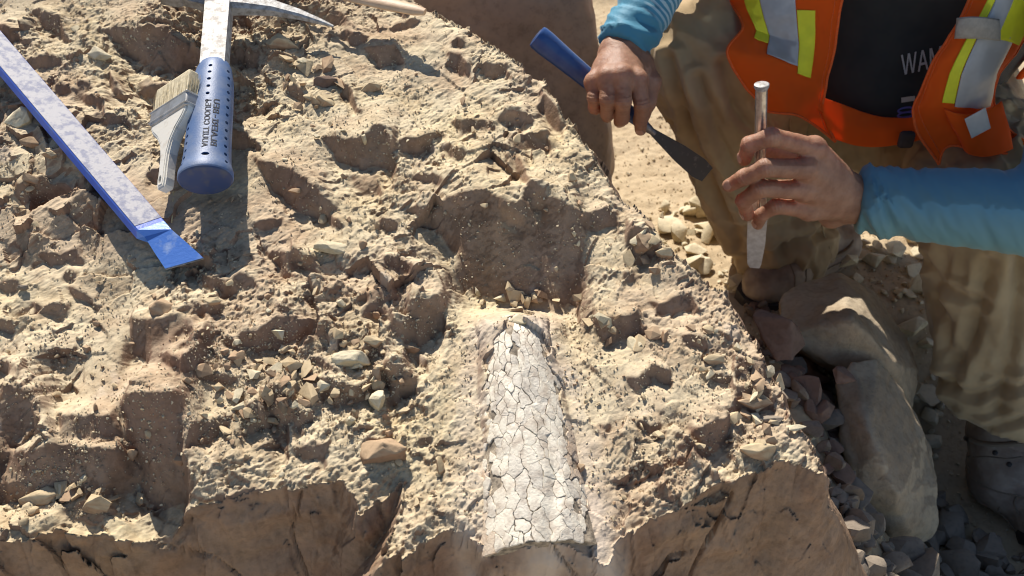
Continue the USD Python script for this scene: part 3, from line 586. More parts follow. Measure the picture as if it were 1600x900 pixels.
# ================================================================ GROUND, BOULDERS, RUBBLE, CHIPS
def stone(seed, size=(1, 1, 1), pts=13, sub=2, rgh=0.05, smooth=1):
    """An angular broken stone: a random hull, subdivided, worn and roughened."""
    r = np.random.default_rng(seed)
    q = r.normal(size=(pts, 3)); q /= np.linalg.norm(q, axis=1)[:, None]; q *= r.uniform(0.75, 1.05, (pts, 1))
    m = trimesh.convex.convex_hull(q)
    for _ in range(sub): m = m.subdivide()
    v = np.array(m.vertices)
    if smooth: 
        m2 = trimesh.smoothing.filter_laplacian(m.copy(), lamb=0.4, iterations=smooth); v = np.array(m2.vertices)
    nrm = v / np.linalg.norm(v, axis=1)[:, None]
    v = v + nrm * (rgh * 2 * (meshkit.fbm(v * 2.2 + seed, 3, seed) - 0.5) + rgh * 0.8 * (meshkit.fbm(v * 7 + seed, 2, seed + 1) - 0.5))[:, None]
    return trimesh.Trimesh(v * np.array(size) / 2, m.faces, process=False)
def rot(r, tilt=1.0):
    return trimesh.transformations.euler_matrix(r.normal(0, 0.5 * tilt), r.normal(0, 0.5 * tilt), r.uniform(0, 6.28))
def rough_hull(points, ln=0.008, amp=0.006, amp2=0.0015, f1=14, f2=70, seed=0, relax=6, cuts=None):
    """A boulder: hull of given points, refined, rounded, and roughened."""
    m = manifold3d.Manifold.hull_points(np.asarray(points, np.float64)).refine_to_length(ln); t = M2T(m)
    t = trimesh.smoothing.filter_laplacian(t, lamb=0.5, iterations=relax)
    n = t.vertex_normals; v = np.array(t.vertices)
    v = v + n * (amp * 2 * (meshkit.fbm(v * f1, 4, seed) - 0.5) + amp2 * 2 * (meshkit.fbm(v * f2, 3, seed + 3) - 0.5))[:, None]
    return trimesh.Trimesh(v, t.faces, process=False)

# ---- ground
def ground_z(x, y):
    z = 0.02 * 2 * (meshkit.fbm(np.stack([x * 2.2, y * 2.2, 0 * x], -1), 3, 51) - 0.5) + 0.012 * 2 * (meshkit.fbm(np.stack([x * 9, y * 16, 0 * x], -1), 4, 52) - 0.5)
    z = z + 0.005 * 2 * (meshkit.fbm(np.stack([x * 55, y * 80, 0 * x], -1), 4, 53) - 0.5)
    mound = 0.17 * np.exp(-(((x - 0.36) / 0.10) ** 2 + ((y - 0.98) / 0.20) ** 2)) + 0.10 * np.exp(-(((x - 0.40) / 0.10) ** 2 + ((y - 0.72) / 0.16) ** 2)) + 0.03 * np.exp(-(((x - 0.55) / 0.25) ** 2 + ((y - 1.5) / 0.25) ** 2))
    mound = mound - 0.17 * np.exp(-(((x - 0.76) / 0.20) ** 4 + ((y - 1.02) / 0.26) ** 4))
    return z * (1 - 0.3 * np.exp(-((x - 0.5) ** 2 + (y - 1) ** 2))) + mound
gx = axis(-0.15, 1.25, 0.006, -60, 60); gy = axis(0.45, 3.4, 0.007, -60, 90)
GX, GY = np.meshgrid(gx, gy); GZ = ground_z(GX, GY)
gi = np.arange(GX.size).reshape(GX.shape); a, b, c, d = gi[:-1, :-1].ravel(), gi[:-1, 1:].ravel(), gi[1:, 1:].ravel(), gi[1:, :-1].ravel()
gnd = obj('ground', trimesh.Trimesh(np.stack([GX, GY, GZ], -1).reshape(-1, 3), np.concatenate([np.stack([a, b, c], 1), np.stack([a, c, d], 1)]), process=False), M['ground'], smooth=True)
tag(gnd, 'dry pale dirt ground of the quarry', 'ground', kind='structure')

# ---- the big block behind the slab
blk = [(-0.62, 1.42, -0.05), (-0.60, 1.36, 0.40), (-0.55, 1.38, 0.62), (-0.5, 1.9, 0.6), (-0.62, 2.0, -0.05), (0.02, 1.38, -0.05), (0.10, 2.0, -0.05)]
blk += [tuple(at(952, 275, 1.42)), tuple(at(950, 190, 1.41)), tuple(at(928, 70, 1.40)), tuple(at(918, -10, 1.42)), tuple(at(910, -60, 1.50)), tuple(at(760, -60, 1.38)), tuple(at(905, -60, 1.8)), tuple(at(960, 260, 1.70)), tuple(at(948, 300, 1.41)), tuple(at(900, 420, 1.38))]
loose('boulder', rough_hull(blk, 0.012, 0.012, 0.003, 8, 50, 3, 7), M['block'], 'tall brown shaded rock block standing behind the slab', 'boulder', smooth=60)
# ---- the two boulders beside the slab
A = [at(1212, 470, 1.16), at(1250, 440, 1.22), at(1310, 424, 1.25), at(1365, 455, 1.24), at(1412, 520, 1.18), at(1434, 580, 1.12), at(1425, 640, 1.06), at(1345, 600, 1.03), at(1290, 570, 1.04), at(1215, 520, 1.08), at(1330, 500, 1.05), at(1400, 570, 1.03)]
A += [ground_at(1250, 560, -0.04), ground_at(1420, 650, -0.04), ground_at(1420, 560, -0.04), ground_at(1260, 500, -0.04)]
loose('boulder', rough_hull(A, 0.005, 0.010, 0.003, 15, 60, 5, 4), M['boulder'], 'broad rounded boulder under the raised rear boot', 'boulder', smooth=60)
B = [at(1306, 600, 0.98), at(1330, 566, 1.01), at(1372, 560, 1.03), at(1415, 610, 1.01), at(1445, 680, 0.965), at(1466, 760, 0.91), at(1458, 835, 0.865), at(1420, 862, 0.835), at(1388, 850, 0.83), at(1345, 770, 0.85), at(1308, 680, 0.915), at(1360, 680, 0.885), at(1400, 770, 0.835)]
B += [ground_at(1330, 700, -0.03), ground_at(1440, 850, -0.08), ground_at(1450, 720, -0.08), ground_at(1380, 850, -0.05), ground_at(1330, 640, -0.02)]
loose('boulder', rough_hull(B, 0.0045, 0.009, 0.0028, 17, 60, 9, 3), M['boulder'], 'long smooth tan boulder leaning beside the front boot', 'boulder', smooth=60)

# ---- notable single stones on the slab:  px, py, width, height (photo px), material, label
NOTABLE = [
 (28, 182, 56, 60, 'pale', 'yellowish cobble beside the upper end of the blue chisel'), (50, 222, 44, 26, 'chip_brown', 'brown flat stone just below the yellowish cobble'), (76, 241, 30, 20, 'chip', 'small tan pebble beside the chisel edge'),
 (155, 84, 46, 40, 'pale', 'pale rounded stone on the ledge at the upper left'), (440, 68, 66, 44, 'chip', 'flat tan stone lying beneath the hammer pick'), (472, 98, 26, 26, 'pale', 'small pale stone right of the flat stone under the pick'),
 (508, 128, 50, 30, 'red', 'reddish cracked stone right of the hammer neck'), (506, 158, 44, 26, 'chip', 'split tan stone below the reddish cracked stone'), (578, 135, 48, 24, 'chip', 'tan slab chip right of the split stone'),
 (545, 560, 84, 46, 'pale', 'pale flat flake tilted on the rubble left of the bone'), (590, 628, 34, 60, 'pale', 'whitish upright wedge at the gully left of the bone'), (582, 706, 118, 78, 'chip_brown', 'brown rounded stone wedged at the head of the gully'),
 (585, 532, 40, 34, 'chip', 'rough tan clod above the pale tilted flake'), (150, 785, 66, 50, 'chip', 'big crumbly clod on the front edge at the lower left'), (60, 775, 92, 24, 'chip', 'thin flat slab of stone on the ledge at the far left'),
 (250, 690, 0, 0, '', ''), (812, 498, 46, 28, 'pale', 'pale lump at the upper end of the bone'), (1035, 395, 40, 34, 'chip', 'tan stone on the right edge above the gap'),
 (1005, 378, 34, 52, 'chip_brown', 'leaning brown flake on the right edge of the slab'), (520, 385, 74, 22, 'pale', 'chalky white splinter in the middle of the slab'), (444, 640, 12, 70, 'grey', 'thin grey flake standing upright near the front edge'),
 (1210, 655, 56, 22, 'grey', 'grey flake jutting from the right edge near the corner'), (1180, 630, 70, 30, 'chip_brown', 'brown layered flake on the right edge'), (1240, 668, 40, 8, 'pale', 'white sliver poking out over the gap'), (1190, 705, 76, 44, 'chip', 'tan block at the front right corner of the slab'),
 (640, 540, 40, 30, 'chip_brown', 'brown angular stone left of the bone top'), (330, 470, 46, 22, 'chip', 'low tan stone near the middle left'), (250, 480, 44, 50, 'chip_brown', 'brown upright stone over the dark notch at the left'), (712, 590, 0, 0, '', ''),
 (35, 448, 26, 14, 'grey', 'small grey oval pebble at the left'), (1115, 560, 40, 26, 'chip', 'tan clod near the right edge'), (1180, 715, 0, 0, '', ''),
]
for k, (px, py, w, hh, mt, lb) in enumerate(NOTABLE):
    if not w: continue
    P, u, v = slab_at(px, py, 0.004); s = mpp(P[0]); wx_, hy_ = w * s, hh * s
    m = stone(300 + k, (wx_, 0.75 * max(hy_, 0.5 * wx_) if hh < 2.5 * w else wx_ * 2, hy_ * 0.95), pts=15, sub=3, rgh=0.07)
    m.apply_transform(trimesh.transformations.rotation_matrix(0.25 * math.sin(k * 2.1), [0, 1, 0])); m.apply_transform(trimesh.transformations.rotation_matrix(TILT * 0.7, [1, 0, 0]))
    m.apply_translation(P[0] - EN * 0.12 * min(wx_, hy_)); loose('stone', m, M[mt], lb, 'stone', smooth=28)

# ---- angular flakes heaped in the hollow left of the bone and along the ledges
r = np.random.default_rng(19); fl = [stone(640 + q, (1, r.uniform(0.5, 0.9), r.uniform(0.22, 0.45)), pts=9 + q % 4, sub=1, rgh=0.04, smooth=0) for q in range(12)]
k = 0
for x0, y0, sx, sy, n_, wh in ((430, 590, 80, 42, 46, 'heaped in the hollow left of the bone'), (555, 585, 40, 45, 14, 'beside the tilted flake at the gully'), (130, 770, 80, 18, 14, 'on the lower left ledge'), (1180, 630, 34, 60, 16, 'along the right edge of the slab'), (1010, 385, 40, 40, 12, 'above the gap near the rear boot'), (480, 130, 60, 45, 14, 'right of the hammer neck'), (815, 465, 70, 16, 14, 'at the foot of the deep hollow'), (960, 530, 60, 40, 10, 'right of the bone top')):
    XY = np.column_stack([r.normal(x0, sx * .6, n_), r.normal(y0, sy * .6, n_)]); P, uu, vv = slab_at(XY[:, 0], XY[:, 1], 0.003)
    for q in range(n_):
        s = r.uniform(0.009, 0.026); m = fl[k % 12].copy(); m.apply_scale(s); m.apply_transform(rot(r, 0.9)); m.apply_transform(trimesh.transformations.rotation_matrix(TILT, [1, 0, 0])); m.apply_translation(P[q])
        mt = ('chip', 'chip', 'chip', 'chip_brown', 'chip_brown', 'pale')[int(r.integers(0, 6))]; lb = f"{dict(chip='tan', chip_brown='brown', pale='pale')[mt]} angular flake {wh}"; loose('rock_flake', m, M[mt], lb, 'rock flake', 'flakes: ' + lb, smooth=20); k += 1
# ---- 250 loose chips on the slab
r = np.random.default_rng(23)
var = [stone(700 + q, (1, r.uniform(0.6, 0.95), r.uniform(0.32, 0.7)), pts=10 + q % 5, sub=1, rgh=0.08) for q in range(14)]
TOOLS = [Polygon([(-60, 40), (10, 40), (330, 400), (250, 440), (-60, 130)]), Polygon([(225, 90), (375, 60), (375, 310), (225, 315)]), Polygon([(240, -20), (540, -20), (540, 50), (240, 30)])]
BONEPX = Polygon([(770, 520), (850, 520), (935, 860), (750, 860)])
def dens_px(x, y):
    d = 0.35 + 1.5 * max(0, float(meshkit.fbm(np.array([x / 90.0, y / 70.0, 2.2]), 3, 14)) - 0.45) * 3
    if 290 < x < 610 and 520 < y < 690: d += 1.4
    if 900 < x < 1150 and 480 < y < 760: d += 0.3
    return d
front_px = Polygon(FRONT + SIDE + [(-900, 500)]).buffer(-14)
def rand_slab(n, seed, dmax=2.4, margin=None):
    r = np.random.default_rng(seed); out = []
    while len(out) < n:
        x, y = r.uniform(-30, 1290), r.uniform(-20, 860)
        if r.random() * dmax > dens_px(x, y): continue
        q = Point(x, y)
        if not front_px.contains(q) or BONEPX.contains(q) or any(t.contains(q) for t in TOOLS): continue
        out.append((x, y))
    return np.array(out)
XY = rand_slab(200, 31); P, uu, vv = slab_at(XY[:, 0], XY[:, 1], 0.001)
for k in range(len(XY)):
    s = 0.0058 + r.exponential(0.0034); s = min(s, 0.022); m = var[k % 14].copy(); m.apply_scale(s); m.apply_transform(rot(r)); m.apply_transform(trimesh.transformations.rotation_matrix(TILT, [1, 0, 0])); m.apply_translation(P[k] + EN * 0.15 * s)
    mt = 'chip_brown' if r.random() < 0.3 else ('pale' if r.random() < 0.18 else 'chip'); x, y = XY[k]
    spots = [('by the blue chisel', 120, 240), ('by the hammer and brush', 330, 170), ('under the hammer pick', 450, 70), ('near the back edge of the slab', 640, 60), ('above the deep hollow', 800, 240), ('in the deep hollow', 800, 400), ('on the right edge of the slab', 1000, 330), ('right of the bone', 1030, 600),
             ('close beside the bone', 740, 600), ('in the middle of the slab', 530, 330), ('in the rubbly hollow left of the bone', 440, 590), ('on the lower left ledges', 130, 690), ('at the far left below the chisel', 90, 470), ('near the front edge by the gully', 480, 720), ('near the front right corner', 1170, 690)]
    where = min(spots, key=lambda q: (q[1] - x) ** 2 + (q[2] - y) ** 2)[0]
    lb = f"{'small' if s < 0.009 else 'larger'} {dict(chip_brown='brown', pale='pale', chip='tan')[mt]} chip of sandstone lying {where}"
    loose('rock_chip', m, M[mt], lb, 'rock chip', 'loose chips on the slab: ' + lb, smooth=28)

def instancer(name, label, cat, protos, P, scale, quats, idx):
    pi = UsdGeom.PointInstancer.Define(stage, '/World/' + name)
    pr = UsdGeom.Scope.Define(stage, f'/World/{name}/shapes')
    for q, (m, mt) in enumerate(protos):
        usdkit.mesh(stage, f'/World/{name}/shapes/grain_{q:03d}' if q else f'/World/{name}/shapes/grain', m, mt, smooth=28)
        pi.CreatePrototypesRel().AddTarget(f'/World/{name}/shapes/grain_{q:03d}' if q else f'/World/{name}/shapes/grain')
    pi.CreatePositionsAttr(Vt.Vec3fArray.FromNumpy(np.asarray(P, np.float32))); pi.CreateProtoIndicesAttr(Vt.IntArray.FromNumpy(np.asarray(idx, np.int32)))
    pi.CreateScalesAttr(Vt.Vec3fArray.FromNumpy(np.repeat(np.asarray(scale, np.float32)[:, None], 3, 1)))
    pi.CreateOrientationsAttr(Vt.QuathArray([Gf.Quath(float(q[0]), float(q[1]), float(q[2]), float(q[3])) for q in quats]))
    tag(pi, label, cat, None, 'stuff'); return pi
def quats(n, r): q = r.normal(size=(n, 4)); return q / np.linalg.norm(q, axis=1)[:, None]
M['slab_grain'] = rocky('grit_stone', DUST, (0.45, 0.36, 0.24), DUST2, bump=0.0004, lo=-0.6, hi=0.0)
tiny = [stone(800 + q, (1, 0.85, 0.7), pts=9, sub=0, rgh=0.0, smooth=0) for q in range(6)]
n = 15000; r = np.random.default_rng(41); XY = np.vstack([rand_slab(3000, 42) for _ in range(1)]); XY = np.repeat(XY, 5, 0) + r.normal(0, 9, (15000, 2))
okm = contains_xy(front_px.buffer(8), XY[:, 0], XY[:, 1]) & ~contains_xy(BONEPX.buffer(-6), XY[:, 0], XY[:, 1]); 
for t_ in TOOLS: okm &= ~contains_xy(t_, XY[:, 0], XY[:, 1])
XY = XY[okm]; P, uu, vv = slab_at(XY[:, 0], XY[:, 1], 0.0); hh = h_at(uu, vv); P = uvh(uu, vv, hh + 0.0006); n = len(XY)
instancer('slab_grit', 'loose sandy grit and crumbs scattered over the slab', 'grit', [(m, M['slab_grain']) for m in tiny[:5]] + [(m, M['chip_brown']) for m in tiny[5:]], P, np.clip(0.0009 + r.exponential(0.0010, n), 0, 0.0055), quats(n, r), r.integers(0, 6, n))

# ---- reddish rubble in the gap between slab and boulders
def chunk(px, py, y, w, seed, mt, lb, cat='stone', grp=None, flat=0.7, sub=3, sink=0.3):
    p = at(px, py, y); s = mpp(p) * w
    m = stone(seed, (s, s * 0.8, s * flat), pts=14, sub=sub, rgh=0.07); rr = np.random.default_rng(seed); m.apply_transform(rot(rr, 1.2)); m.apply_translation(p)
    return loose('stone', m, mt, lb, cat, grp, smooth=28)
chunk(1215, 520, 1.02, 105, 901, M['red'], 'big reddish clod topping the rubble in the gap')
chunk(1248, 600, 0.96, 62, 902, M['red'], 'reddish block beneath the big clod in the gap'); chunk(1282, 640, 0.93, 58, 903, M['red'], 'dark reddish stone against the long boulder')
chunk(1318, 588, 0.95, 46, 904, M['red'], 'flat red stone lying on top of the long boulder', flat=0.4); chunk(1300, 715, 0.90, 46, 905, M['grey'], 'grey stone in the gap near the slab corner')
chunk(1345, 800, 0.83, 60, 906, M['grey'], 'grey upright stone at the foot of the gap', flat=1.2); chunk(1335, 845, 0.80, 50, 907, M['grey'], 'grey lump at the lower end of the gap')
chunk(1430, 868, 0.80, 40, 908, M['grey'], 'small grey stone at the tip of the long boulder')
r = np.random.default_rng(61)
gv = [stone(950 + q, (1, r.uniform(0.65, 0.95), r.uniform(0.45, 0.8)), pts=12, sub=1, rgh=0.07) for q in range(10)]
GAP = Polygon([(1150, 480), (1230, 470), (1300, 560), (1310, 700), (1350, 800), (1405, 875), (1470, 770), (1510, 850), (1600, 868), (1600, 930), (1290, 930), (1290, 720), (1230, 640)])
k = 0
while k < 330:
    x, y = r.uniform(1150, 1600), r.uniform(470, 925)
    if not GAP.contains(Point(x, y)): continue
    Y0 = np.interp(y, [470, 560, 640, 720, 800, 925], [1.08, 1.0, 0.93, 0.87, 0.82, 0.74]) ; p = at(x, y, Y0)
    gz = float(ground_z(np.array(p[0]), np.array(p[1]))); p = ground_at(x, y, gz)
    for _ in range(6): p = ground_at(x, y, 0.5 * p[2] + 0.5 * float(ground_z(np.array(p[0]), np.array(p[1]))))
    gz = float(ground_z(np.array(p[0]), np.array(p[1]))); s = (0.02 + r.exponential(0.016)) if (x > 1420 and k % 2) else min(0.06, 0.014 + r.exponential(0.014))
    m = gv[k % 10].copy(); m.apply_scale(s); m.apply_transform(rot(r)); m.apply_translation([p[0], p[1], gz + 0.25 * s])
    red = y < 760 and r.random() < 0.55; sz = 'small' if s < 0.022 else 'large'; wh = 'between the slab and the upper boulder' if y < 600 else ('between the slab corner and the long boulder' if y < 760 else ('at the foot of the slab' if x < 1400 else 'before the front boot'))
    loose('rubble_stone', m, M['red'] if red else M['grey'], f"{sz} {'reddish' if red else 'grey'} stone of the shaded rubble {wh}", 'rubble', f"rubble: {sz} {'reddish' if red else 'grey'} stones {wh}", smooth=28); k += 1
# ---- pale sunlit stones on the ground behind
for px, py, w, sd, lb in ((1095, 332, 62, 911, 'yellowish broken stone touching the lower trouser leg, upper of two'), (1112, 365, 70, 912, 'yellow angular stone left of the trouser leg, lower of two'), (1085, 395, 40, 913, 'round pale stone left of the rear boot'),
                          (1360, 415, 46, 914, 'pale stone behind the broad boulder'), (1430, 490, 60, 915, 'large pale flat stone between the legs'), (1475, 700, 60, 917, 'dark stone with a sunlit rim by the front boot'), (1480, 745, 46, 918, 'yellow lit stone against the front boot')):
    p = ground_at(px, py, 0.02); s = mpp(p) * w; m = stone(sd, (s, s * 0.8, s * 0.6), pts=12, sub=3, rgh=0.06); m.apply_translation([p[0], p[1], float(ground_z(p[0:1], p[1:2])[0]) + 0.2 * s]); loose('stone', m, M['pale'], lb, 'stone', smooth=28)
k = 0
while k < 200:
    if k < 130: x, y = r.uniform(1300, 1520), r.uniform(370, 640)
    else: x, y = r.uniform(1030, 1150), r.uniform(310, 470)
    p = ground_at(x, y, 0.01); gz = float(ground_z(p[0:1], p[1:2])[0]); s = min(0.075, 0.012 + r.exponential(0.017)); m = gv[k % 10].copy(); m.apply_scale(s); m.apply_transform(rot(r)); m.apply_translation([p[0], p[1], gz + 0.2 * s])
    loose('ground_stone', m, M['pale'], (lb := f"{'small' if s < 0.02 else 'large'} pale stone on the ground {'between the legs behind the boulders' if k < 130 else 'left of the rear leg'}"), 'stone', 'scattered: ' + lb, smooth=28); k += 1
n = 22000; gxp = np.column_stack([r.uniform(0.0, 1.2, n), r.uniform(0.6, 2.9, n)]); nearw = np.exp(-((gxp[:, 0] - 0.6) / 0.4) ** 2 - ((gxp[:, 1] - 1.4) / 0.5) ** 2); sel = r.random(n) < 0.25 + 0.75 * nearw; gxp = gxp[sel]; n = len(gxp)
instancer('ground_gravel', 'fine pale gravel strewn over the dirt ground', 'gravel', [(m, M['pale']) for m in tiny[:3]] + [(m, M['chip']) for m in tiny[3:]], np.column_stack([gxp, ground_z(gxp[:, 0], gxp[:, 1]) + 0.001]), np.clip(0.0025 + r.exponential(0.0035, n), 0, 0.018), quats(n, r), r.integers(0, 6, n))
# ================================================================ THE PERSON
def nets(val, org, hs):
    """Naive surface nets: a closed mesh of the zero level of a sampled distance field."""
    s = val < 0; nx, ny, nz = val.shape
    cs = [s[i:nx - 1 + i, j:ny - 1 + j, k:nz - 1 + k] for i in (0, 1) for j in (0, 1) for k in (0, 1)]
    cnt = sum(c.astype(np.int8) for c in cs); act = (cnt > 0) & (cnt < 8); ci = np.argwhere(act); vid = np.full(act.shape, -1); vid[act] = np.arange(len(ci))
    acc = np.zeros((len(ci), 3)); num = np.zeros(len(ci)); cor = [np.array(c) for c in np.ndindex(2, 2, 2)]
    for a in cor:
        for ax in range(3):
            if a[ax]: continue
            b = a.copy(); b[ax] = 1
            va = val[tuple((ci + a).T)]; vb = val[tuple((ci + b).T)]; m = (va < 0) != (vb < 0)
            t = np.where(m, va / np.where(m, va - vb, 1), 0); q = np.tile(a.astype(float), (len(ci), 1)); q[:, ax] = t
            acc[m] += q[m]; num += m
    V = (ci + acc / num[:, None]) * hs + org; F = []
    for ax in range(3):
        u, v = (ax + 1) % 3, (ax + 2) % 3; sl0 = [slice(1, -1)] * 3; sl0[ax] = slice(0, -1); sl1 = list(sl0); sl1[ax] = slice(1, None)
        a, b = s[tuple(sl0)], s[tuple(sl1)]; e = np.argwhere(a != b); e = e + np.array([0 if q == ax else 1 for q in range(3)])
        if not len(e): continue
        inside = s[tuple(e.T)]; du, dv = np.eye(3, dtype=int)[u], np.eye(3, dtype=int)[v]
        q = np.stack([vid[tuple((e - du - dv).T)], vid[tuple((e - dv).T)], vid[tuple(e.T)], vid[tuple((e - du).T)]], 1); q[~inside] = q[~inside][:, ::-1]
        F += [q[:, [0, 1, 2]], q[:, [0, 2, 3]]]
    return trimesh.Trimesh(V, np.concatenate(F), process=False)
def relax(m, it=3, lam=0.5):
    e = m.edges_unique; n = len(m.vertices); v = np.array(m.vertices); deg = np.bincount(e.ravel(), minlength=n)[:, None]
    for _ in range(it):
        a = np.zeros_like(v); np.add.at(a, e[:, 0], v[e[:, 1]]); np.add.at(a, e[:, 1], v[e[:, 0]]); v = v + lam * (a / np.maximum(deg, 1) - v)
    return trimesh.Trimesh(v, m.faces, process=False)
def cap(P, a, b, ra, rb):
    a, b = np.asarray(a, np.float32), np.asarray(b, np.float32); ab = b - a
    t = np.clip(((P - a) @ ab) / max(float(ab @ ab), 1e-9), 0, 1); d = P - a - t[..., None] * ab
    return np.sqrt((d * d).sum(-1)) - (ra + (rb - ra) * t)
def ell(P, c, r, R=None):
    q = P - np.asarray(c, np.float32); q = q @ R if R is not None else q; q = q / np.asarray(r, np.float32); l = np.sqrt((q * q).sum(-1)); return (l - 1) * min(r)
def smin(a, b, k): h_ = np.clip(0.5 + 0.5 * (b - a) / k, 0, 1); return b + (a - b) * h_ - k * h_ * (1 - h_)
def chain(prims, k):
    def f(P):
        d = None
        for p_ in prims:
            e = ell(P, *p_[1:]) if isinstance(p_[0], str) else cap(P, *p_)
            d = e if d is None else smin(d, e, k)
        return d
    return f
def solid(f, lo, hi, hs):
    lo, hi = np.asarray(lo, float), np.asarray(hi, float); ax_ = [np.arange(lo[i], hi[i] + hs, hs, dtype=np.float32) for i in range(3)]
    out = np.empty([len(q) for q in ax_], np.float32)
    for i in range(0, len(ax_[0]), 24):
        P = np.stack(np.meshgrid(ax_[0][i:i + 24], ax_[1], ax_[2], indexing='ij'), -1); out[i:i + 24] = f(P)
    out[0], out[-1] = 1, 1; out[:, 0], out[:, -1] = 1, 1; out[:, :, 0], out[:, :, -1] = 1, 1
    return nets(out, lo, hs)
def bounds_of(prims, pad=0.03):
    q = np.array([np.array(p_[j]) for p_ in prims if len(p_) == 4 for j in (0, 1)]); rr_ = max(max(p_[2], p_[3]) for p_ in prims if len(p_) == 4); return q.min(0) - rr_ - pad, q.max(0) + rr_ + pad
def ridge(P, f, seed, oct_=2): return 1 - np.abs(2 * meshkit.fbm(P * np.asarray(f), oct_, seed) - 1)

# joints (from the photo; the head and shoulders are above the frame)
K1, A1 = at(1100, 82, 1.40), at(1218, 392, 1.45); K2, A2 = at(1545, 318, 1.22), at(1568, 702, 1.075)
H1, H2 = np.array([0.53, 1.57, 0.32]), np.array([0.72, 1.53, 0.31]); PEL = (H1 + H2) / 2 + [0, 0.02, 0.03]
SR, SL = np.array([0.42, 1.50, 0.88]), np.array([0.79, 1.32, 0.76]); NK = np.array([0.61, 1.40, 0.91]); HD = np.array([0.565, 1.29, 1.065])
WR, ER = at(968, 84, 1.235), at(1048, -58, 1.36); WL, EL = at(1335, 313, 1.10), at(1665, 335, 1.05)
pbase = np.array([0.62, 1.35, 0.0])
person = thing('person', 'person crouching in orange safety vest, black shirt and tan trousers, a tool in each hand', 'person', tuple(pbase))

# ---- hands
def finger(j, r): return [(j[i], j[i + 1], r[i], r[i + 1]) for i in range(len(j) - 1)]
hr = {  # right hand: a fist over the handle, knuckles to the camera
 'index': [at(996, 126, 1.168), at(1003, 163, 1.150), at(1001, 188, 1.160), at(1001, 203, 1.172)],
 'middle': [at(972, 119, 1.163), at(974, 158, 1.143), at(972, 184, 1.158), at(968, 190, 1.176)],
 'ring': [at(949, 121, 1.168), at(949, 155, 1.148), at(949, 177, 1.163), at(949, 183, 1.180)],
 'pinky': [at(929, 129, 1.180), at(928, 153, 1.163), at(929, 168, 1.174), at(932, 172, 1.188)]}
prims_r = []
for nm, rad_ in (('index', (.0118, .0100, .0092, .0078)), ('middle', (.0122, .0104, .0094, .0080)), ('ring', (.0115, .0098, .0088, .0076)), ('pinky', (.0105, .0085, .0078, .0068))):
    prims_r.append((nm, finger(hr[nm], rad_)))
palm_r = []
for nm in hr: palm_r += [(WR + (hr[nm][0] - WR) * 0.08, hr[nm][0], .0200, .0125)]
th = [at(998, 100, 1.225), at(1017, 128, 1.205), at(1012, 160, 1.190), at(1004, 184, 1.186)]
palm_r += [(WR + RGT * 0.008, th[0], .020, .017), (th[0], th[1], .017, .0130), (at(950, 110, 1.205), at(990, 115, 1.205), .018, .018)]
thumb_r = finger(th[1:], (.0130, .0110, .0090))
fore_r = [(WR, ER, .0265, .040)]
hl = {  # left hand: back to the camera, fingers closing round the upright tool
 'index': [at(1272, 232, 1.070), at(1205, 214, 1.046), at(1171, 226, 1.054), at(1163, 249, 1.070)],
 'middle': [at(1258, 264, 1.052), at(1196, 262, 1.024), at(1163, 277, 1.034), at(1139, 290, 1.050)],
 'ring': [at(1256, 297, 1.052), at(1188, 294, 1.026), at(1162, 314, 1.036), at(1168, 336, 1.052)],
 'pinky': [at(1264, 328, 1.062), at(1212, 322, 1.038), at(1190, 336, 1.044), at(1184, 350, 1.056)]}
prims_l = []
for nm, rad_ in (('index', (.0128, .0112, .0100, .0086)), ('middle', (.0130, .0112, .0100, .0085)), ('ring', (.0125, .0108, .0096, .0084)), ('pinky', (.0115, .0095, .0085, .0075))):
    prims_l.append((nm, finger(hl[nm], rad_)))
palm_l = [(WL + (hl[nm][0] - WL) * 0.1, hl[nm][0], .0235 if nm != 'pinky' else .022, .0145) for nm in hl]
tl = [at(1290, 262, 1.120), at(1245, 246, 1.130), at(1205, 236, 1.118), at(1180, 232, 1.102)]
palm_l += [(WL, tl[0], .022, .018), (tl[0], tl[1], .018, .014), (at(1290, 300, 1.095), at(1300, 335, 1.10), .021, .019)]
thumb_l = finger(tl[1:], (.0140, .0120, .0098))
fore_l = [(WL, EL, .029, .046)]
knots = lambda hnd: [(p_[1] + (CAM - p_[1]) / np.linalg.norm(CAM - p_[1]) * 0.002) for p_ in hnd.values()]
def hand_f(palm, fingers, thumb, fore, hnd):
    fp, ff = chain(palm + fore[:1], 0.012), [chain(f, 0.004) for _, f in fingers]; ft = chain(thumb, 0.004)
    def f(P):
        d = fp(P); fs = None
        for g in ff: e = g(P); fs = e if fs is None else smin(fs, e, 0.0022)
        d = smin(d, fs, 0.0075); d = smin(d, ft(P), 0.006)
        for nm in hnd:                                  # knuckles
            d = smin(d, cap(P, hnd[nm][0] + UPV * 0.002 - FWD * 0.001, hnd[nm][0] + UPV * 0.002, .0118, .0118), 0.006)
        return d
    return f
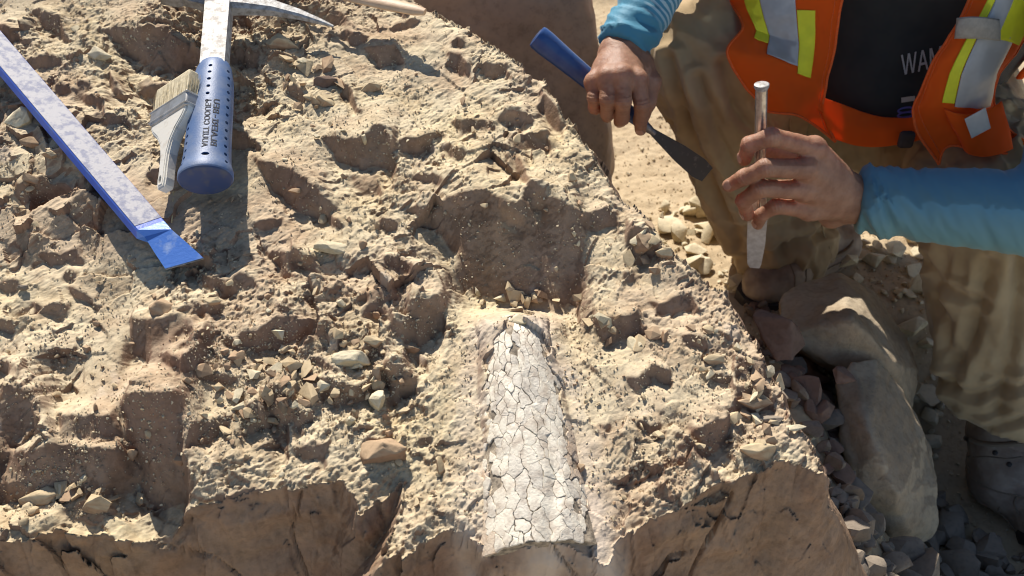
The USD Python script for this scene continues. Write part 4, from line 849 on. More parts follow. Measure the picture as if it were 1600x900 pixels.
def hand_mesh(palm, fingers, thumb, fore, hnd, seed):
    f = hand_f(palm, fingers, thumb, fore, hnd); allp = palm + thumb + [q for _, g in fingers for q in g]; lo, hi = bounds_of(allp, 0.004)
    m = solid(f, lo, hi, 0.0016); m = relax(m, 3)
    v = np.array(m.vertices); n = m.vertex_normals
    v = v + n * (0.0010 * (ridge(v, (70, 70, 70), seed, 3) - 0.7) + 0.0006 * (meshkit.fbm(v * 220, 2, seed) - 0.5))[:, None]
    for nm in hnd:                                      # creases over the finger joints
        J = hnd[nm]
        for q, wd in ((1, .0065), (2, .0045)):
            ax_ = unit(unit(J[q] - J[q - 1]) + unit(J[q + 1] - J[q])); o_ = -unit(unit(J[q + 1] - J[q]) - unit(J[q] - J[q - 1]) + 1e-6)
            dl = (v - J[q]) @ ax_; nearj = np.exp(-(np.linalg.norm(v - J[q], axis=1) / .014) ** 4) * sstep((n @ o_), 0.0, 0.6)
            v = v - n * (0.00075 * np.cos(2 * np.pi * dl / .0042) * np.exp(-(dl / wd) ** 2) * nearj)[:, None]
    return trimesh.Trimesh(v, m.faces, process=False)
hand_r = hand_mesh(palm_r, prims_r, thumb_r, fore_r, hr, 3); hand_l = hand_mesh(palm_l, prims_l, thumb_l, fore_l, hl, 4)

# ---- body: head, neck, trunk, arms and legs in one surface (mostly under the clothes)
hx, hy_, hz = np.array([0.93, -0.36, 0.0]), np.array([-0.33, -0.86, -0.40]), None
hf = unit(hy_); hz = unit(np.array([0, 0, 1.0]) - hf * hf[2]); hxr = np.cross(hf, hz); HR = np.column_stack([hxr, hf, hz])
def hp(x, y, z): return HD + HR @ np.array([x, y, z])
headp = [('e', HD + HR @ np.array([0, -0.012, 0.025]), (0.076, 0.096, 0.088), HR), ('e', hp(0, 0.020, -0.045), (0.058, 0.068, 0.072), HR), (hp(0, 0.062, -0.098), hp(0, 0.060, -0.096), .022, .022),
         (hp(-0.03, 0.03, -0.085), hp(0, 0.060, -0.098), .028, .022), (hp(0.03, 0.03, -0.085), hp(0, 0.060, -0.098), .028, .022), (NK, hp(0, -0.025, -0.06), .062, .055)]
facep = [(hp(0, 0.082, 0.012), hp(0, 0.108, -0.030), .009, .0135), (hp(-0.012, 0.092, -0.034), hp(0.012, 0.092, -0.034), .0095, .0095), (hp(-0.05, 0.066, 0.022), hp(0.05, 0.066, 0.022), .012, .012), (hp(-0.02, 0.082, -0.062), hp(0.02, 0.082, -0.062), .0068, .0068), (hp(-0.018, 0.080, -0.074), hp(0.018, 0.080, -0.074), .0075, .0075)]
earp = [(hp(s * 0.077, -0.012, 0.018), hp(s * 0.074, -0.004, -0.022), .014, .009) for s in (-1, 1)]
trunk = [(PEL, PEL + [0, -0.06, 0.16], .125, .125), (SR * .62 + SL * .38 - [0, 0, .13], SR * .38 + SL * .62 - [0, 0, .13], .115, .115), (PEL + [0, -0.06, 0.14], (SR + SL) / 2 - [0, 0, .12], .12, .12), (SR, SL, .055, .055), (SR, ER, .050, .040), (SL, EL, .052, .042), fore_r[0], fore_l[0],
         (H1, K1, .085, .056), (H2, K2, .085, .056), (K1, A1, .052, .036), (K2, A2, .052, .036), (NK, NK - [0, 0, .03], .06, .08)]
def body_f(P):
    d = chain(trunk, 0.03)(P); d = smin(d, chain(headp, 0.02)(P), 0.02); d = smin(d, chain(facep, 0.006)(P), 0.008); d = smin(d, chain(earp, 0.004)(P), 0.004)
    for s in (-1, 1): d = -smin(-d, ell(P, hp(s * 0.031, 0.094, 0.004), (0.017, 0.014, 0.011), HR), 0.008)
    return d
body = solid(body_f, (0.02, 0.85, 0.02), (1.0, 1.95, 1.22), 0.010)
hd = solid(body_f, HD - 0.14, HD + 0.14, 0.004)
def union(ms):
    try:
        mm = [T2M(trimesh.Trimesh(m.vertices, m.faces, process=True)) for m in ms]
        u = manifold3d.Manifold.batch_boolean(mm, manifold3d.OpType.Add)
        if u.num_tri() > 1000 and all(str(m.status()).endswith('NoError') for m in mm): return M2T(u)
    except Exception as e: print('union', e)
    print('concatenated'); return trimesh.util.concatenate(ms)
skin = union([body, hd, hand_r, hand_l])
M['skin'] = simple('tanned_skin', (0.35, 0.19, 0.118), 0.55, col2=(0.25, 0.125, 0.076), scale=55, ramp=(0.35, 0.65), bump=0.0005, bscale=520, sss=0.12, spec=0.4)
part('body', skin, M['skin'], person, smooth=True)
M['nail'] = simple('finger_nail', (0.50, 0.29, 0.21), 0.3, var=0.15, scale=80)
body_prim = stage.GetPrimAtPath(person.GetPath().AppendChild('body'))
def nail(J, rad_, bias):
    d_, t_ = J[2], J[3]; ax_ = unit(t_ - d_); out = unit(-(unit(t_ - d_) - unit(J[1] - d_) * -1) + 1e-6); out = unit(J[2] - (J[1] + J[3]) / 2) + bias * unit(CAM - d_); out = unit(out - ax_ * (out @ ax_)); sd_ = np.cross(ax_, out)
    e = trimesh.creation.icosphere(2, 1.0); c_ = d_ + (t_ - d_) * 0.80; e.vertices = e.vertices * [rad_ * .70, rad_ * .85, .0016] @ np.stack([sd_, ax_, out]) + c_ + out * (rad_ * 0.93 - .0004); part('nail', e, M['nail'], body_prim, smooth=True)
nail(hl['index'], .0090, .5); nail(hl['middle'], .0090, .6); nail(hl['ring'], .0088, .5); nail(hl['pinky'], .0078, .6); nail(hr['index'], .0082, .7); nail(hr['middle'], .0082, .3)
M['eye_white'] = simple('eye_white', (0.8, 0.78, 0.75), 0.2); M['dark_hair'] = simple('dark_hair', (0.02, 0.014, 0.01), 0.5, var=0.4, scale=200, bump=0.002, bscale=300)
M['iris'] = simple('brown_iris', (0.06, 0.03, 0.015), 0.2)
for s in (-1, 1):
    e = trimesh.creation.icosphere(2, 0.0115); e.apply_translation(hp(s * 0.031, 0.084, 0.004)); eo = part('eye', e, M['eye_white'], person, smooth=True)
    e = trimesh.creation.icosphere(2, 0.0058); e.apply_translation(hp(s * 0.031, 0.0905, 0.001)); part('iris', e, M['iris'], eo, smooth=True)
def hair_f(P):
    d = ell(P, hp(0, -0.016, 0.032), (0.083, 0.101, 0.091), HR); q = (P - HD) @ HR
    cut = np.maximum(q[..., 1] - 0.055 - 0.25 * (q[..., 2] - 0.06), -(q[..., 2] + 0.03 + 0.4 * q[..., 1])); return np.maximum(d, cut)
hm = solid(hair_f, HD - 0.15, HD + 0.17, 0.005); v = np.array(hm.vertices); hm.vertices = v + hm.vertex_normals * (0.004 * (meshkit.fbm(v * 90, 3, 4) - 0.5))[:, None]
part('hair', hm, M['dark_hair'], person, smooth=True)

# ---- trousers
tro = [(H1 + [0, 0, .01], K1 + [0, 0, -0.005], .118, .088), (K1, A1 + [0, 0, 0.02], .088, .083), (H2 + [0, 0, .01], K2, .118, .092), (K2, A2 + [0.0, 0, 0.02], .092, .080), (H1, H2, .13, .13), (PEL, PEL + [0, -.05, .09], .135, .135)]
cut1 = unit(A1 - K1); cut2 = unit(A2 - K2)
def tro_f(P):
    d = chain(tro, 0.035)(P)
    # cuffs end above the boots
    b1 = np.maximum(cap(P, A1 - cut1 * 0.02, A1 + cut1 * 0.2, .13, .13), (A1 + cut1 * 0.045 - P) @ cut1.astype(np.float32)); d = np.maximum(d, -b1)
    b2 = np.maximum(cap(P, A2 - cut2 * 0.02, A2 + cut2 * 0.2, .13, .13), (A2 + cut2 * 0.028 - P) @ cut2.astype(np.float32)); d = np.maximum(d, -b2)
    return d
tm = solid(tro_f, (0.1, 0.84, 0.02), (0.98, 1.92, 0.72), 0.0048); tm = relax(tm, 4)
v = np.array(tm.vertices); n = tm.vertex_normals
low1 = np.exp(-(np.linalg.norm(v - A1, axis=1) / 0.13) ** 2); low2 = np.exp(-(np.linalg.norm(v - A2, axis=1) / 0.16) ** 2)
shear = v.copy(); shear[:, 0] += 0.45 * v[:, 2]
w_ = 0.015 * (ridge(shear, (14, 9, 3), 15, 2) - 0.62) + 0.014 * (ridge(shear, (24, 17, 5), 16, 2) ** 3 - 0.3) + 0.007 * (ridge(shear, (52, 36, 15), 17, 2) ** 3 - 0.3)
zz = v.copy(); zz[:, 2] += 0.35 * v[:, 0] + 0.03 * meshkit.fbm(v * 9, 2, 5)
lg2 = sstep(v[:, 0], .5, .56) * sstep(0.34 - v[:, 2], 0, .06); shear2 = v.copy(); shear2[:, 0] += 0.18 * v[:, 2]
w_ = w_ * (1 - .6 * lg2) + lg2 * (0.013 * (ridge(shear2, (22, 16, 2.2), 25, 2) ** 2 - .4) + .004 * (ridge(shear2, (60, 40, 8), 26, 2) ** 2 - .4))
w_ += 0.016 * (low1 + low2) * (ridge(zz * [0.4, 0.4, 1], (6, 6, 19), 18, 2) - 0.6)
knee = np.exp(-(np.linalg.norm(v - K1, axis=1) / 0.10) ** 2); w_ = w_ * (1 - 0.75 * knee)
from shapely import points as spoints, distance as sdistance
vx, vy = proj(v); facing = sstep(((CAM - v) * n).sum(1) / np.linalg.norm(CAM - v, axis=1), 0.0, 0.35)     # creases pressed into the cloth
for ln_, dp, wd in (([(1052, 90), (1078, 190), (1122, 300), (1160, 372)], 9, 7), ([(1092, 120), (1128, 215), (1165, 290)], 8, 7), ([(1128, 100), (1150, 170), (1205, 240)], 10, 8), ([(1160, 90), (1178, 130), (1215, 160)], 9, 7), ([(1050, 190), (1075, 260), (1098, 310)], 6, 6), ([(1150, 395), (1220, 385), (1300, 350)], 8, 7), ([(1160, 350), (1230, 345), (1290, 318)], 6, 6),
                   ([(1545, 405), (1528, 500), (1500, 590)], 9, 9), ([(1590, 400), (1578, 520), (1560, 640)], 8, 9), ([(1455, 440), (1490, 500), (1500, 560)], 8, 8), ([(1470, 585), (1530, 612), (1610, 590)], 9, 8), ([(1482, 645), (1540, 668), (1610, 640)], 9, 7), ([(1495, 690), (1550, 702), (1610, 690)], 7, 6), ([(1450, 400), (1475, 440), (1540, 470)], 7, 7)):
    dd_ = sdistance(LineString(ln_), spoints(vx, vy)); w_ = w_ + facing * dp * 1e-3 * (-np.exp(-(dd_ / wd) ** 2) + 0.75 * np.exp(-((dd_ - 2.1 * wd) / (1.1 * wd)) ** 2))
tm.vertices = v + n * w_[:, None]
M['khaki'] = simple('khaki_cloth', (0.45, 0.335, 0.19), 0.9, col2=(0.345, 0.25, 0.138), scale=14, ramp=(0.35, 0.62), bump=0.0005, bscale=1400, sheen=0.15, spec=0.2, detail=8)
trp = part('trousers', tm, M['khaki'], person, smooth=True)
def ring_seam(c, axv, rad_, name_, dr=0.0):            # a stitched hem following the cloth
    pts = []; x_, y_, z_ = ortho(axv, [1, 0, 0])
    tree = cKDTree(tm.vertices)
    for q in np.linspace(0, 2 * np.pi, 40):
        p_ = c + rad_ * (math.cos(q) * x_ + math.sin(q) * y_); i = tree.query(p_)[1]; pts.append(tm.vertices[i] + 0.0006 * tm.vertex_normals[i])
    pts = ndimage.gaussian_filter1d(np.array(pts), 1.2, axis=0, mode='wrap')
    part(name_, tube(pts, 0.0016, 6, False), M['khaki'], trp, smooth=True)
ring_seam(A2 + cut2 * 0.004, cut2, 0.083, 'hem'); ring_seam(A1 + cut1 * 0.02, cut1, 0.083, 'hem')

def leg_seam(a_, b_, side, n_=40, w_=0.0013):
    d_ = unit(b_ - a_); o_ = unit(np.asarray(side, float) - d_ * (np.asarray(side, float) @ d_)); tree = cKDTree(tm.vertices); nv_ = tm.vertex_normals
    q_ = tree.query([a_ + (b_ - a_) * f_ + o_ * .10 for f_ in np.linspace(0, 1, n_)])[1]; p_ = ndimage.gaussian_filter1d(tm.vertices[q_] + nv_[q_] * .0006, 1.2, axis=0); part('seam', tube(p_, w_, 6), M['khaki'], trp, smooth=True)
leg_seam(K1 + [0, 0, .02], A1 + cut1 * .02, [.9, -.6, 0]); leg_seam(K2, A2, [.35, -1, 0]); leg_seam(K2 + [.008, 0, 0], A2 + [.008, 0, 0], [.42, -1, 0]); leg_seam(H1, K1, [.2, -1, .4])
# ---- boots
M['boot'] = simple('brown_boot_leather', (0.23, 0.165, 0.12), 0.85, col2=(0.40, 0.32, 0.24), scale=22, ramp=(0.38, 0.62), bump=0.0008, bscale=260)
M['sole'] = simple('dark_rubber_sole', (0.055, 0.045, 0.04), 0.8, var=0.4, scale=60, bump=0.001); M['lace'] = simple('boot_lace', (0.2, 0.15, 0.1), 0.8)
def boot(heel, toe, ank, up, lab):
    heel, toe, ank, up = (np.asarray(q, float) for q in (heel, toe, ank, up)); f_ = unit(toe - heel); up = unit(up - f_ * (up @ f_)); sd_ = np.cross(f_, up)
    ball = heel + (toe - heel) * 0.70
    pr = [(heel + up * .035, ball + up * .030 + sd_ * .004, .037, .044), (ball + up * .030, toe - f_ * .030 + up * .026, .044, .036), (heel + up * .05, ank, .040, .050), (ank, ball + up * .042 - f_ * .03, .046, .034), (ank, ank + up * .07, .050, .053)]
    m = solid(chain(pr, 0.02), *bounds_of(pr, .01), 0.005); v_ = np.array(m.vertices); m.vertices = v_ + m.vertex_normals * (0.005 * (ridge(v_, (30, 30, 40), 31, 3) - 0.65))[:, None]
    o = part('boot', m, M['boot'], person, smooth=True, label=lab)
    R_ = np.column_stack([sd_, f_, up]); L_ = np.linalg.norm(toe - heel)
    prof = [(-.034, -.02), (-.036, .03), (-.034, .10), (-.046, L_ * .66), (-.043, L_ * .85), (-.024, L_ + .002), (0, L_ + .008), (.024, L_), (.040, L_ * .85), (.043, L_ * .66), (.034, .10), (.036, .03), (.034, -.02), (.02, -.034), (-.02, -.034)]
    ps = trimesh.creation.extrude_polygon(Polygon(prof).buffer(.006).buffer(-.002), .022, engine='earcut'); ps.vertices = ps.vertices @ R_.T + heel - up * .012
    so = part('sole', ps, M['sole'], o, smooth=30)
    tb_ = cKDTree(m.vertices); nv_ = m.vertex_normals
    def stick(pts_, lift=0.0008):
        q_ = tb_.query(pts_)[1]; return ndimage.gaussian_filter1d(m.vertices[q_] + nv_[q_] * lift, 1.0, axis=0)
    for cen, axv, rr2, w_2 in ((ank + up * .060, up, .075, .0045), (ank + up * .040, up, .075, .0014), (ank + up * .01, unit(up + .5 * f_), .075, .0014), (ball - f_ * .02 + up * .035, f_, .07, .0014), (ball + f_ * .015 + up * .03, f_, .07, .0013)):
        x2, y2, _ = ortho(axv, sd_); part('seam', tube(stick([cen + rr2 * (math.cos(t2_) * x2 + math.sin(t2_) * y2) for t2_ in np.linspace(0, 2 * np.pi, 36)]), w_2, 6, False), M['lace'], o, smooth=True)
    for q in range(2):
        for sgn in (-1, 1):
            pe = stick([ank + (ball - ank) * (.02 + .22 * q) + up * .05 + sd_ * .030 * sgn + f_ * .03] * 2)[0]; e_ = trimesh.creation.icosphere(1, .0042); e_.apply_translation(pe); part('eyelet', e_, M['sole'], o)
    for q in range(7):                                   # lugs
        fq = -0.015 + (L_ - 0.01) * q / 6.0; ww = 0.030 if q < 2 else 0.036
        b_ = rbox((ww * 2, 0.017, 0.010), 0.003, 8); b_.vertices = b_.vertices @ R_.T + heel + f_ * fq - up * .015; part('lug', b_, M['sole'], o)
    for q in range(4):
        c_ = ank + (ball + up * .045 - f_ * .02 - ank) * (0.05 + 0.22 * q) + up * 0.001 ; topn = unit(up * .75 + f_ * .6)
        pts = [c_ + sd_ * a_ + topn * (0.048 - 14 * a_ * a_ + 0.002) for a_ in np.linspace(-.026, .026, 9)]; part('lace', tube(pts, .0022, 6), M['lace'], o)
t1 = at(1168, 470, 1.335); h1 = at(1296, 412, 1.465); boot(h1, t1, A1 + cut1 * 0.035 + [0.02, 0.0, 0], [0.25, 0.1, 1], 'raised rear boot, heel up')
t2 = at(1680, 850, 0.93); h2 = at(1560, 806, 1.085); boot(h2, t2, A2 + cut2 * 0.05, [0, 0, 1], 'front boot in the shade')

# ---- black shirt
CF = unit([-0.30, -0.95, 0.0])
shirtp = [(PEL + [0, -.03, .02], PEL + [0, -0.08, 0.16], .150, .150), (PEL + [-.06, -0.08, 0.14], SR * .66 + SL * .34 - [0, 0, .13], .135, .135), (PEL + [.06, -0.08, 0.14], SR * .34 + SL * .66 - [0, 0, .13], .135, .135), (at(1372, 10, 1.46), at(1366, 105, 1.415), .115, .105), (at(1440, 20, 1.45), at(1425, 100, 1.405), .115, .09), (SR, SL, .075, .075), (SR, SR + (ER - SR) * .72, .075, .066), (SL, SL + (EL - SL) * .62, .078, .068)]
def shirt_f(P):
    d = chain(shirtp, 0.05)(P)
    neck = cap(P, NK - [0, 0, .06], NK + [0.0, -.05, .14], .066, .085); return np.maximum(d, -neck)
shm = solid(shirt_f, (0.1, 1.0, 0.3), (1.02, 1.95, 1.0), 0.009); v = np.array(shm.vertices); q = v.copy(); q[:, 0] += 0.5 * q[:, 2]
shm.vertices = v + shm.vertex_normals * (0.014 * (ridge(q, (10, 8, 3.5), 51, 2) - 0.62) + 0.004 * (ridge(q, (26, 20, 12), 52, 2) - 0.6))[:, None]
M['black_cloth'] = simple('black_shirt_cloth', (0.020, 0.021, 0.021), 0.85, col2=(0.028, 0.028, 0.026), scale=25, bump=0.0004, bscale=1200, sheen=0.1, spec=0.25)
shirt = part('shirt', shm, M['black_cloth'], person, smooth=True)
shr = trimesh.Trimesh(shm.vertices, shm.faces, process=False); shtree = None
def on_shirt(px, py):                                   # where the line of sight meets the shirt's front
    d = ray(px, py); d = d / np.linalg.norm(d, axis=-1, keepdims=True); t_ = np.full(d.shape[:-1], 1.0)
    for _ in range(60): t_ = t_ + 0.8 * shirt_f((CAM + d * t_[..., None]).astype(np.float32))
    return CAM + d * (t_ - 0.012)[..., None]
M['print_white'] = simple('shirt_print', (0.36, 0.35, 0.33), 0.8); M['print_blue'] = simple('shirt_print_blue', (0.10, 0.10, 0.36), 0.8)
def print_on_shirt(tmesh, x0, y0, ang, sx, shear_=0.0, mat='print_white', nm='shirt_print'):
    v_ = np.array(tmesh.vertices); a_ = v_[:, 0] + shear_ * v_[:, 1]; b_ = -v_[:, 1]
    px = x0 + sx * (a_ * math.cos(ang) - b_ * math.sin(ang)); py = y0 + sx * (a_ * math.sin(ang) + b_ * math.cos(ang))
    P = on_shirt(px, py) - FWD * (v_[:, 2] * 0.5)[:, None]
    part(nm, trimesh.Trimesh(P, tmesh.faces, process=False), M[mat], shirt, smooth=False)
wm = meshkit.text_mesh('WAMP', 1.0, 0.002); wm.apply_scale([0.62, 1, 1]); print_on_shirt(wm, 1408, 118, math.radians(-13), 31, 0.2)
print_on_shirt(trimesh.creation.box((1.5, 0.55, 0.002)), 1419, 155, math.radians(-8), 14, 0.1)
sq = trimesh.util.concatenate([trimesh.creation.extrude_polygon(LineString([(0.5 * math.cos(q) + 0.0, 0.16 * math.sin(q) - 0.3 * k) for q in np.linspace(0.3, 5.6, 14)]).buffer(0.055), 0.002, engine='earcut') for k in range(3)])
print_on_shirt(sq, 1415, 172, math.radians(-8), 24, 0.2, 'print_blue')

# ---- safety vest: cloth panels, thick, with reflective strips sewn on
from scipy.interpolate import make_interp_spline
def patch(ctrl, nu, nv, thick=0.0022, off=0.0, wr=0.0, seed=0, urange=(0, 1), vrange=(0, 1), fold=None):
    """A cloth panel through a grid of points seen in the photo (px, py, distance)."""
    G = np.array([[at(x, y, d) for x, y, d in row] for row in ctrl]); nr, nc = G.shape[:2]
    uu_, vv_ = np.linspace(*urange, nu), np.linspace(*vrange, nv)
    tf = np.linspace(0, 1, 4 * (nr - 1) + 1); Gl = make_interp_spline(np.linspace(0, 1, nr), G, k=1, axis=0)(tf); G3 = make_interp_spline(np.linspace(0, 1, nr), G, k=min(3, nr - 1), axis=0)(tf); B = make_interp_spline(tf, 0.72 * Gl + 0.28 * G3, k=1, axis=0)(vv_); B = make_interp_spline(np.linspace(0, 1, nc), B, k=min(3, nc - 1), axis=1)(uu_)
    du_, dv_ = np.gradient(B, axis=1), np.gradient(B, axis=0); n_ = np.cross(du_, dv_); n_ /= np.linalg.norm(n_, axis=-1, keepdims=True) + 1e-12
    if (n_ * (CAM - B)).sum(-1).mean() < 0: n_ = -n_
    if wr: 
        qq = B.copy(); qq[..., 0] -= 0.25 * qq[..., 2]; B = B + n_ * (wr * (ridge(qq, (16, 12, 5), seed, 2) - 0.6) + 0.35 * wr * (ridge(qq, (40, 30, 22), seed + 1, 2) - 0.6))[..., None]
    global LASTB; LASTB = B + n_ * (off + thick / 2)
    top, bot = B + n_ * (off + thick / 2), B + n_ * (off - thick / 2); V = np.vstack([top.reshape(-1, 3), bot.reshape(-1, 3)]); N = nu * nv; F_ = []
    for i in range(nv - 1):
        for j in range(nu - 1):
            a_ = i * nu + j; F_ += [[a_, a_ + 1, a_ + nu + 1], [a_, a_ + nu + 1, a_ + nu], [N + a_, N + a_ + nu + 1, N + a_ + 1], [N + a_, N + a_ + nu, N + a_ + nu + 1]]
    bd = [j for j in range(nu)] + [i * nu + nu - 1 for i in range(1, nv)] + [(nv - 1) * nu + j for j in range(nu - 2, -1, -1)] + [i * nu for i in range(nv - 2, 0, -1)]
    for k_ in range(len(bd)): a_, b_ = bd[k_], bd[(k_ + 1) % len(bd)]; F_ += [[a_, N + a_, N + b_], [a_, N + b_, b_]]
    m = trimesh.Trimesh(V, F_, process=False)
    if (m.face_normals[0] @ (CAM - m.triangles_center[0])) < 0: m.invert()
    return m
M['orange'] = usdkit.material(stage, '/World/Looks/orange_vest_mesh', {'g': ('texture_coordinate', {}), 'n': ('noise_texture', {'scale': 1400.0, 'detail': 2.0}), 'b': ('bump', {'distance': 0.0004}), 'p': ('principled_bsdf', {'base_color': (0.95, 0.165, 0.012), 'roughness': 0.75, 'specular_ior_level': 0.25, 'sheen_weight': 0.1}),
    't': ('translucent_bsdf', {'color': (0.95, 0.17, 0.01)}), 'm': ('mix_closure', {'fac': 0.36})}, [('g.object', 'n.vector'), ('n.fac', 'b.height'), ('b.normal', 'p.normal'), ('p.BSDF', 'm.closure1'), ('t.BSDF', 'm.closure2')], surface='m.closure')
M['orange_dark'] = simple('orange_binding', (0.80, 0.12, 0.012), 0.8, var=0.2, scale=300)
M['silver'] = simple('silver_reflective_strip', (0.42, 0.415, 0.40), 0.45, col2=(0.34, 0.335, 0.32), scale=30, bump=0.0002, bscale=900, metallic=0.1)
M['lime'] = simple('lime_yellow_strip', (0.72, 0.70, 0.02), 0.7, var=0.15, scale=30, bump=0.0003, bscale=1200)
M['tape_grey'] = simple('grey_webbing', (0.33, 0.30, 0.25), 0.8, var=0.2, scale=120)
vest = part('vest', solid(lambda P: np.maximum(np.maximum(np.maximum(shirt_f(P) - 0.020, -(shirt_f(P) - 0.010)), ((P - (SR + SL) / 2) @ CF.astype(np.float32)) + 0.02 - 0.5 * np.clip(P[..., 2] - 0.72, 0, .1)),
            -np.minimum(cap(P, SR * 1.06 - SL * .06, ER, .098, .098), cap(P, SL * 1.06 - SR * .06, EL, .10, .10))), (0.2, 1.1, 0.42), (1.0, 1.95, 0.98), 0.0065), M['orange'], person, smooth=True)
LP = [[(1085, -120, 1.44), (1160, -120, 1.38), (1250, -120, 1.36), (1330, -120, 1.36)], [(1142, -5, 1.38), (1192, -5, 1.335), (1255, -3, 1.315), (1313, 0, 1.315)], [(1158, 48, 1.315), (1205, 58, 1.310), (1258, 66, 1.295), (1302, 70, 1.30)],
      [(1134, 80, 1.272), (1195, 100, 1.268), (1250, 118, 1.275), (1291, 123, 1.285)], [(1164, 132, 1.262), (1212, 142, 1.258), (1252, 156, 1.265), (1284, 168, 1.275)], [(1202, 172, 1.258), (1238, 178, 1.256), (1268, 192, 1.262), (1306, 222, 1.262)]]
part('front_panel', patch(LP, 46, 52, wr=0.013, seed=61), M['orange'], vest, smooth=True); part('binding', tube(LASTB[:, -1], .0022, 8), M['orange_dark'], vest, smooth=True); part('binding', tube(LASTB[:, 0], .0018, 8), M['orange_dark'], vest, smooth=True); part('seam', tube(LASTB[:, -4], .0007, 6), M['orange_dark'], vest, smooth=True); part('binding', tube(LASTB[-1], .0018, 8), M['orange_dark'], vest, smooth=True)
part('strip', patch(LP, 8, 40, 0.0014, 0.0022, wr=0.013, seed=61, urange=(.165, .31), vrange=(.02, .47)), M['lime'], vest, smooth=True)
part('strip', patch(LP, 12, 40, 0.0014, 0.0026, wr=0.013, seed=61, urange=(.315, .60), vrange=(.02, .555)), M['silver'], vest, smooth=True)
part('strip', patch(LP, 8, 40, 0.0014, 0.0022, wr=0.013, seed=61, urange=(.605, .76), vrange=(.25, .60)), M['lime'], vest, smooth=True)
# lower flap hanging over the thigh, and the hem in front of the belly
FL = [[(1205, 120, 1.272), (1240, 128, 1.272), (1272, 132, 1.280)], [(1204, 150, 1.266), (1236, 160, 1.266), (1284, 172, 1.273)], [(1203, 172, 1.264), (1245, 178, 1.265), (1330, 178, 1.30)]]
part('hem_flap', patch(FL, 20, 16, wr=0.005, seed=66), M['orange'], vest, smooth=True)
HB = [[(1276, 150, 1.280), (1330, 170, 1.288), (1385, 186, 1.29), (1445, 178, 1.272)], [(1284, 180, 1.272), (1335, 197, 1.276), (1385, 204, 1.275), (1448, 197, 1.262)], [(1296, 212, 1.270), (1335, 226, 1.270), (1385, 228, 1.268), (1456, 214, 1.255)]]
part('hem_band', patch(HB, 50, 16, wr=0.008, seed=67), M['orange'], vest, smooth=True)
m = rbox((0.022, 0.012, 0.026), 0.005); m.apply_translation(at(1416, 218, 1.255)); part('buckle', m, M['sole'], vest)
RP = [[(1545, -120, 1.30), (1585, -120, 1.27), (1640, -120, 1.27), (1700, -120, 1.30)], [(1513, 0, 1.255), (1546, 0, 1.235), (1585, 0, 1.235), (1632, 0, 1.26)], [(1486, 60, 1.235), (1515, 60, 1.215), (1555, 62, 1.215), (1588, 72, 1.25)], [(1456, 115, 1.225), (1488, 114, 1.205), (1530, 114, 1.205), (1556, 112, 1.235)],
      [(1429, 172, 1.225), (1474, 166, 1.20), (1520, 170, 1.21), (1550, 160, 1.235)], [(1438, 212, 1.215), (1488, 198, 1.20), (1530, 222, 1.20), (1577, 204, 1.225)], [(1468, 254, 1.20), (1492, 226, 1.195), (1540, 240, 1.19), (1606, 232, 1.215)]]
part('front_panel', patch(RP, 46, 60, wr=0.012, seed=71), M['orange'], vest, smooth=True); part('binding', tube(LASTB[:, 0], .0022, 8), M['orange_dark'], vest, smooth=True); part('seam', tube(LASTB[:, 3], .0007, 6), M['orange_dark'], vest, smooth=True); part('binding', tube(LASTB[:, -1], .0018, 8), M['orange_dark'], vest, smooth=True); part('binding', tube(LASTB[-1], .0018, 8), M['orange_dark'], vest, smooth=True)
part('strip', patch(RP, 8, 40, 0.0014, 0.0022, wr=0.012, seed=71, urange=(.30, .42), vrange=(.05, .64)), M['lime'], vest, smooth=True)
part('strip', patch(RP, 16, 40, 0.0014, 0.0026, wr=0.012, seed=71, urange=(.425, .86), vrange=(.05, .655)), M['silver'], vest, smooth=True)
part('strip', patch(RP, 8, 20, 0.0014, 0.0030, wr=0.012, seed=71, urange=(.66, .93), vrange=(.05, .33)), M['lime'], vest, smooth=True)
lp = [[(1496, 28, 1.212), (1525, 26, 1.200), (1560, 30, 1.212)], [(1494, 44, 1.208), (1525, 42, 1.196), (1562, 46, 1.208)], [(1492, 60, 1.208), (1525, 60, 1.196), (1562, 64, 1.208)]]
part('loop', patch(lp, 16, 10, 0.003), M['tape_grey'], vest, smooth=True)
PK = [[(1476, 168, 1.196), (1520, 178, 1.188), (1562, 158, 1.205)], [(1490, 200, 1.190), (1528, 218, 1.180), (1575, 200, 1.20)], [(1508, 232, 1.186), (1536, 244, 1.176), (1582, 232, 1.195)]]
part('pocket', patch(PK, 24, 18, wr=0.006, seed=75), M['orange'], vest, smooth=True)
M['tag_white'] = simple('care_tag', (0.5, 0.47, 0.42), 0.8, var=0.15)
TG = [[(1507, 186, 1.172), (1540, 168, 1.172)], [(1518, 216, 1.168), (1548, 200, 1.168)]]
tg = part('care_tag', patch(TG, 8, 8, 0.001), M['tag_white'], vest, smooth=True)
for q in range(5):
    f_ = 0.16 + 0.16 * q; part('tag_line', patch([[tuple(np.array(TG[0][0]) * (1 - f_) + np.array(TG[1][0]) * f_ - [0, 0, .0016]), tuple(np.array(TG[0][1]) * (1 - f_) + np.array(TG[1][1]) * f_ - [0, 0, .0016])], [tuple(np.array(TG[0][0]) * (.95 - f_) + np.array(TG[1][0]) * (f_ + .05) - [0, 0, .0016]), tuple(np.array(TG[0][1]) * (.95 - f_) + np.array(TG[1][1]) * (f_ + .05) - [0, 0, .0016])]], 4, 3, 0.0004, urange=(.12, .8 if q % 2 else .9)), M['tape_grey'], vest, smooth=False) if False else None

